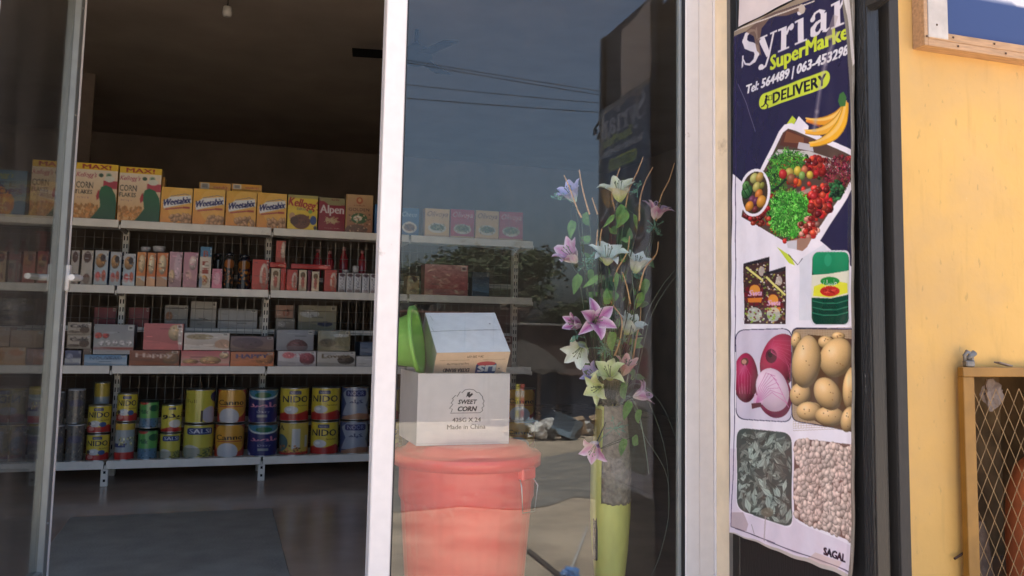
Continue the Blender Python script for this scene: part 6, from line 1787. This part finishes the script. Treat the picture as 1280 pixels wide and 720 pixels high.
# bent hook on the wall below the cage corner
hk = at(1200, 695, YW-.01)
tag(MB().tube([(.05, .01, .02), (.02, 0, .012), (-.03, -.005, -.005)], .004, 6).build('wall_hook', mat('dark_rust', (.06, .03, .02), .8), loc=(float(hk[0]), YW-.012, float(hk[2]))), 'dark bent hook in the yellow wall beside the mesh gate', 'hook')
# ------------------------------------------------------------------ across the street (seen reflected in the window)
def mir(px, py, d):
    """point at distance d in front of the shop whose reflection the window shows at this pixel"""
    p = at(px, py, d)
    return Vector((float(p[0]), -d, float(p[2])))
def bark_tree(x, y, h, cr, label, seed, flat=.35, leaves=5200):
    rn = random.Random(seed)
    t = empty('thorn_tree', (x, y, gz(y)-.02), label, 'tree', 'thorn trees across the street')
    tr = MB(); 
    tips = []
    def limb(p, d, L, r_, lev):
        pts = [p]; q = p.copy(); dd = d.copy()
        for k in range(4):
            dd = (dd+Vector((rn.uniform(-.25, .25), rn.uniform(-.25, .25), rn.uniform(-.05, .15)))).normalized()
            q = q+dd*L/4; pts.append(q.copy())
        tr.tube(pts, [r_*(1-.14*k) for k in range(5)], 6)
        if lev >= 4: tips.append((q, dd)); return
        for k in range(rn.choice((2, 3, 3))):
            a = rn.uniform(0, 6.28); s = .75 if lev else .55
            nd = (dd*(.5 if lev else .8)+Vector((math.cos(a)*s, math.sin(a)*s, rn.uniform(.0, .35)))).normalized()
            limb(q, nd, L*rn.uniform(.58, .78), r_*.58, lev+1)
    limb(Vector((0, 0, 0)), Vector((rn.uniform(-.1, .1), 0, 1)), h*.34, .12, 0)
    tr.build('trunk', mat('thorn_bark', (.12, .09, .065), .9, noise=.3, nscale=12), t, True)
    cw_ = MB()
    vs, fs = [], []
    n = max(1, leaves//max(1, len(tips)))
    for (q, dd) in tips:
        cr_ = cr*rn.uniform(.07, .17)
        for k in range(n):
            o_ = Vector((rn.gauss(0, 1)*cr_, rn.gauss(0, 1)*cr_, rn.gauss(0, 1)*cr_*flat))+q
            a, b = Vector((rn.uniform(-1, 1), rn.uniform(-1, 1), rn.uniform(-.4, .4))).normalized()*rn.uniform(.05, .11), Vector((rn.uniform(-1, 1), rn.uniform(-1, 1), rn.uniform(-1, 1))).normalized()*.04
            i = len(vs); vs += [o_-a, o_+b, o_+a, o_-b]; fs.append((i, i+1, i+2, i+3))
    cw_.add(vs, fs)
    cw_.build('crown', mat('thorn_foliage', (.055, .075, .03), .8, noise=.5, nscale=1.5, col2=(.10, .09, .05), fac2=(.5, .7)), t)
    return t
for k, (px, d, h, cr, l) in enumerate(((520, 17.5, 3.9, 2.2, 'dark flat crowned thorn tree reflected just right of the white post'), (600, 16.5, 4.2, 2.4, 'spreading thorn tree reflected above the cartons'), (660, 19, 3.8, 2.2, 'thorn tree reflected behind the thatched hut'), (712, 15.5, 3.0, 1.7, 'lower thorn tree reflected beside the star lily'), (560, 22, 4.2, 2.6, 'farther thorn tree between the two nearer ones'), (745, 20, 3.4, 2.0, 'thorn tree reflected at the edge of the black shutter'))):
    p = mir(px, 400, d)
    bark_tree(p.x, p.y, h, cr, l, 20+k)
def wall_shed(px0, px1, pyt, d, depth, m, label, cat, name, roof=None):
    a, b = mir(px0, pyt, d), mir(px1, pyt, d)
    x0, x1 = min(a.x, b.x), max(a.x, b.x)
    zt_ = (a.z+b.z)/2
    t = empty(name, ((x0+x1)/2, -d, gz(-d)-.03), label, cat)
    w_ = x1-x0; h = zt_-(gz(-d)-.03)
    n = max(2, int(w_/.55))
    for k in range(n):
        MB().cbox(-w_/2+k*w_/n+.006, -w_/2+(k+1)*w_/n-.006, -.02, .012*(k % 2), 0, h, .004).build('wall_panel', m, t)
    MB().cbox(-w_/2, w_/2, -depth, -depth+.03, 0, h*.97, .004).build('rear_panel', m, t)
    for s in (-1, 1): MB().cbox(s*w_/2-.015, s*w_/2+.015, -depth+.031, -.021, 0, h*.98, .004).build('side_panel', m, t)
    MB().cbox(-w_/2-.15, w_/2+.15, -depth-.1, .18, h+.002, h+.05, .01).build('roof_sheet', roof or m, t)
    return t
M_dbrown = mat('dark_brown_sheeting', (.075, .045, .035), .85, noise=.4, nscale=2)
M_rust = mat('rusty_sheeting', (.13, .05, .035), .8, noise=.4, nscale=3)
M_navy = mat('navy_tarpaulin', (.025, .035, .06), .6, noise=.3, nscale=3)
M_pale = mat('pale_roof_sheet', (.18, .165, .15), .7, noise=.2)
wall_shed(500, 580, 392, 15.0, 2.0, M_dbrown, 'dark brown sheet metal shed reflected behind the green basin', 'shed', 'shed', M_rust)
wall_shed(584, 650, 388, 15.6, 2.0, M_rust, 'rust red sheet metal shed reflected behind the cartons', 'shed', 'shed', M_dbrown)
wall_shed(652, 764, 408, 14.8, 2.0, M_dbrown, 'dark brown shed reflected above the thatched hut', 'shed', 'shed', M_pale)
wall_shed(768, 860, 400, 15.2, 2.0, M_rust, 'rust red shed reflected at the right end of the street', 'shed', 'shed', M_dbrown)
# thatched hut
d = 12.6
a, b = mir(622, 460, d), mir(728, 460, d)
hx0, hx1 = min(a.x, b.x), max(a.x, b.x)
ze, zp = mir(675, 462, d).z, mir(675, 428, d).z
g0 = gz(-d)
hut = empty('thatched_hut', ((hx0+hx1)/2, -d-1.0, g0), 'small dark hut with a drooping thatched roof reflected in the window', 'hut')
M_th = mat('grey_thatch', (.055, .045, .038), .95, noise=.5, nscale=14, bump=1, bscale=30)
hw = (hx1-hx0)/2
rn = random.Random(3)
vs, fs = [], []
n = 40
for i, (rr_, zz) in enumerate(((1.0, ze-g0-.05), (.98, ze-g0+.02), (.64, (ze*.55+zp*.45)-g0), (.3, (ze*.18+zp*.82)-g0), (.02, zp-g0+.03))):
    for k in range(n):
        a = 2*math.pi*k/n; j = rn.uniform(.95, 1.06)
        vs.append((hw*rr_*j*math.cos(a), 1.1*rr_*j*math.sin(a), zz+rn.uniform(-.04, .03)))
for i in range(4):
    for k in range(n): fs.append((i*n+k, i*n+(k+1) % n, (i+1)*n+(k+1) % n, (i+1)*n+k))
fs.append(tuple(range(n))[::-1])
MB().add(vs, fs).build('thatch', M_th, hut)
for k in range(9):
    a = math.pi*2*k/9+.2
    MB().tube([(hw*.86*math.cos(a), .95*math.sin(a), 0), (hw*.86*math.cos(a), .95*math.sin(a), ze-g0-.02)], .035, 7).build('post', M_dbrown, hut)
MB().cbox(-hw*.8, hw*.8, -.75, -.72, 0, ze-g0-.03, .005).build('back_cloth', M_navy, hut)
MB().cbox(hw*.15, hw*.82, .72, .75, 0.02, ze-g0-.05, .005).build('front_cloth', mat('blue_cloth', (.03, .05, .09), .8, noise=.3), hut)
wall_shed(716, 850, 470, 12.4, 1.5, M_navy, 'navy tarpaulin stall reflected behind the bouquet', 'stall', 'market_stall', M_dbrown)
for k, (px, col) in enumerate(((647, (.45, .38, .06)), (653, (.40, .08, .06)))):
    p = mir(px, 480, 11.2); q = mir(px, 524, 11.2)
    pl = empty('marker_post', (p.x, -11.2, gz(-11.2)-.02), ('yellow striped', 'red striped')[k]+' post reflected beside the sweet corn carton', 'post')
    hh = p.z-gz(-11.2)+.02
    for j in range(8):
        MB().lathe([(.035, hh*j/8+.001), (.035, hh*(j+1)/8)], 10).build('stripe', mat('stripe_%d' % (k*2+j % 2), col if j % 2 else (.5, .5, .5), .6), pl)
# rubbish heap: every piece that shows is a thing
mats_ = [mat('cardboard', (.36, .25, .16), .9, noise=.2), mat('pale_paper', (.62, .60, .58), .8, noise=.15), mat('blue_grey_crate', (.20, .27, .34), .6, noise=.1), mat('soot_rag', (.06, .055, .05), .95, noise=.3), mat('dusty_white_cloth', (.50, .48, .46), .9, noise=.2)]
names_ = ['cardboard piece', 'paper scrap', 'grey blue crate', 'sooty rag', 'dusty white cloth']
places = [(704, 533, 2, 'box'), (722, 528, 0, 'box'), (736, 530, 4, 'lump'), (690, 537, 4, 'lump'), (678, 538, 1, 'lump'), (664, 536, 4, 'lump'), (693, 521, 0, 'lump'), (662, 524, 2, 'lump'), (712, 538, 3, 'lump'), (650, 540, 3, 'lump'), (744, 536, 1, 'lump'), (730, 539, 3, 'lump'), (684, 530, 3, 'lump'), (672, 530, 1, 'lump'), (755, 532, 0, 'box'), (640, 536, 0, 'lump')]
where = ['beside the hut front', 'leaning at the right of the heap', 'at the right end of the heap', 'in the middle of the heap', 'trailing left of the middle', 'at the left of the heap', 'on top of the heap', 'at the upper left of the heap', 'at the foot of the heap', 'lying left of the heap', 'right of the leaning cardboard', 'in front of the leaning cardboard', 'behind the middle of the heap', 'between cloth and rag', 'at the edge of the stall', 'far left by the marker posts']
for k, (px, py, mi, kd) in enumerate(places):
    d_ = 10.2+(k % 4)*.35
    p = mir(px, py, d_)
    g_ = gz(-d_)
    l = names_[mi]+' reflected '+where[k]
    if kd == 'lump':
        o = crumple('litter', (p.x, -d_, g_-.01), (rn.uniform(.12, .22), .12, rn.uniform(.06, .13)), 60+k, mats_[mi], l, 'litter', sub=2, amp=.5)
    else:
        o = empty('broken_box', (p.x, -d_, g_+.005), l, 'box')
        s_ = rn.uniform(.13, .2); Mx = Matrix.Translation((0, 0, .05)) @ Matrix.Rotation(rn.uniform(-.4, .4), 4, 'Y') @ Matrix.Rotation(rn.uniform(0, 1), 4, 'Z')
        MB().cbox(-s_, s_, -s_*.8, s_*.8, 0, s_*1.7, .006, M=Mx).build('box_body', mats_[mi], o)
        MB().cbox(-s_*1.02, s_*1.02, s_*.8, s_*1.5, s_*1.7, s_*1.72, .002, M=Mx).build('flap', mats_[mi], o)
    o['group'] = 'rubbish heap across the street'
# things on the near ground
p = mir(713, 716, 2.15)
crumple('plastic_bag', (p.x, -2.15, gz(-2.15)), (.045, .05, .03), 77, mat('blue_film', (.10, .25, .60), .4), 'blue plastic bag on the ground reflected at the window bottom', 'plastic bag')
q0, q1 = mir(712, 710, 2.2), mir(734, 655, 3.2)
tag(MB().tube([(q0.x, -2.2, gz(-2.2)+.02), (q1.x, -3.2, gz(-3.2)+.03)], .009, 8).build('fallen_pole', mats_[4]), 'pale pole lying on the ground reflected near the vase', 'pole')
q0, q1 = mir(672, 690, 2.6), mir(708, 715, 2.1)
tag(MB().tube([(q0.x, -2.75, gz(-2.75)+.01), (q1.x, -2.1, gz(-2.1)+.01)], .016, 6).build('fallen_branch', mat('grey_branch', (.08, .065, .05), .9, noise=.4, nscale=20, bump=.8)), 'dark branch lying on the ground reflected beside the red bin', 'branch')
# utility wires on their poles
M_cable = mat('black_cable', (.012, .012, .012), .6)
wires = [((505, 74), (756, 114), 20, 'upper wire of the close pair'), ((505, 77), (756, 119), 20.3, 'lower wire of the close pair'), ((505, 105), (690, 123), 24, 'thin wire ending in the open sky'), ((505, 122), (756, 140), 19, 'lowest wire')]
ends = []
for (p0, p1, d_, l) in wires:
    a, b = mir(*p0, d_), mir(*p1, d_)
    dv = (b-a)
    A0, B0 = a-dv*1.6, b+dv*1.8
    pts = [A0.lerp(B0, t/24)+Vector((0, 0, -.25*4*(t/24)*(1-t/24)+.22)) for t in range(25)]
    tag(MB().tube(pts, .011, 5).build('overhead_wire', M_cable), l+' across the reflected sky', 'wire', 'overhead wires across the street')
    ends.append((pts[0], pts[-1]))
for s, l in ((0, 'left'), (1, 'right')):
    e0 = ends[0][s]
    zt_ = max(e[s].z for e in ends)+.3
    pl = empty('utility_pole', (e0.x, e0.y, gz(e0.y)-.05), 'wooden utility pole at the %s end of the overhead wires' % l, 'utility pole')
    hh = zt_-gz(e0.y)+.05
    MB().tube([(0, 0, 0), (0, 0, hh)], [.13, .09], 10).build('shaft', M_dbrown, pl, True)
    MB().cbox(-.06, .06, -4.4, 1.4, hh-.9, hh-.78, .01).build('crossarm', M_dbrown, pl)
# far scrub and low hills so the ground does not end in nothing
rn = random.Random(8)
vs, fs = [], []
for k in range(9000):
    x = rn.uniform(-45, 70); y = -rn.uniform(26, 34); z = -1.05+abs(rn.gauss(0, .28))
    a, b = Vector((rn.uniform(-1, 1), rn.uniform(-1, 1), rn.uniform(-.6, .6))).normalized()*rn.uniform(.12, .3), Vector((rn.uniform(-1, 1), rn.uniform(-1, 1), rn.uniform(-1, 1))).normalized()*.12
    i = len(vs); c0 = Vector((x, y, z)); vs += [c0-a, c0+b, c0+a, c0-b]; fs.append((i, i+1, i+2, i+3))
tag(MB().add(vs, fs).build('scrub', mat('thorn_foliage'), kind='stuff'), 'low dark scrub far across the street')
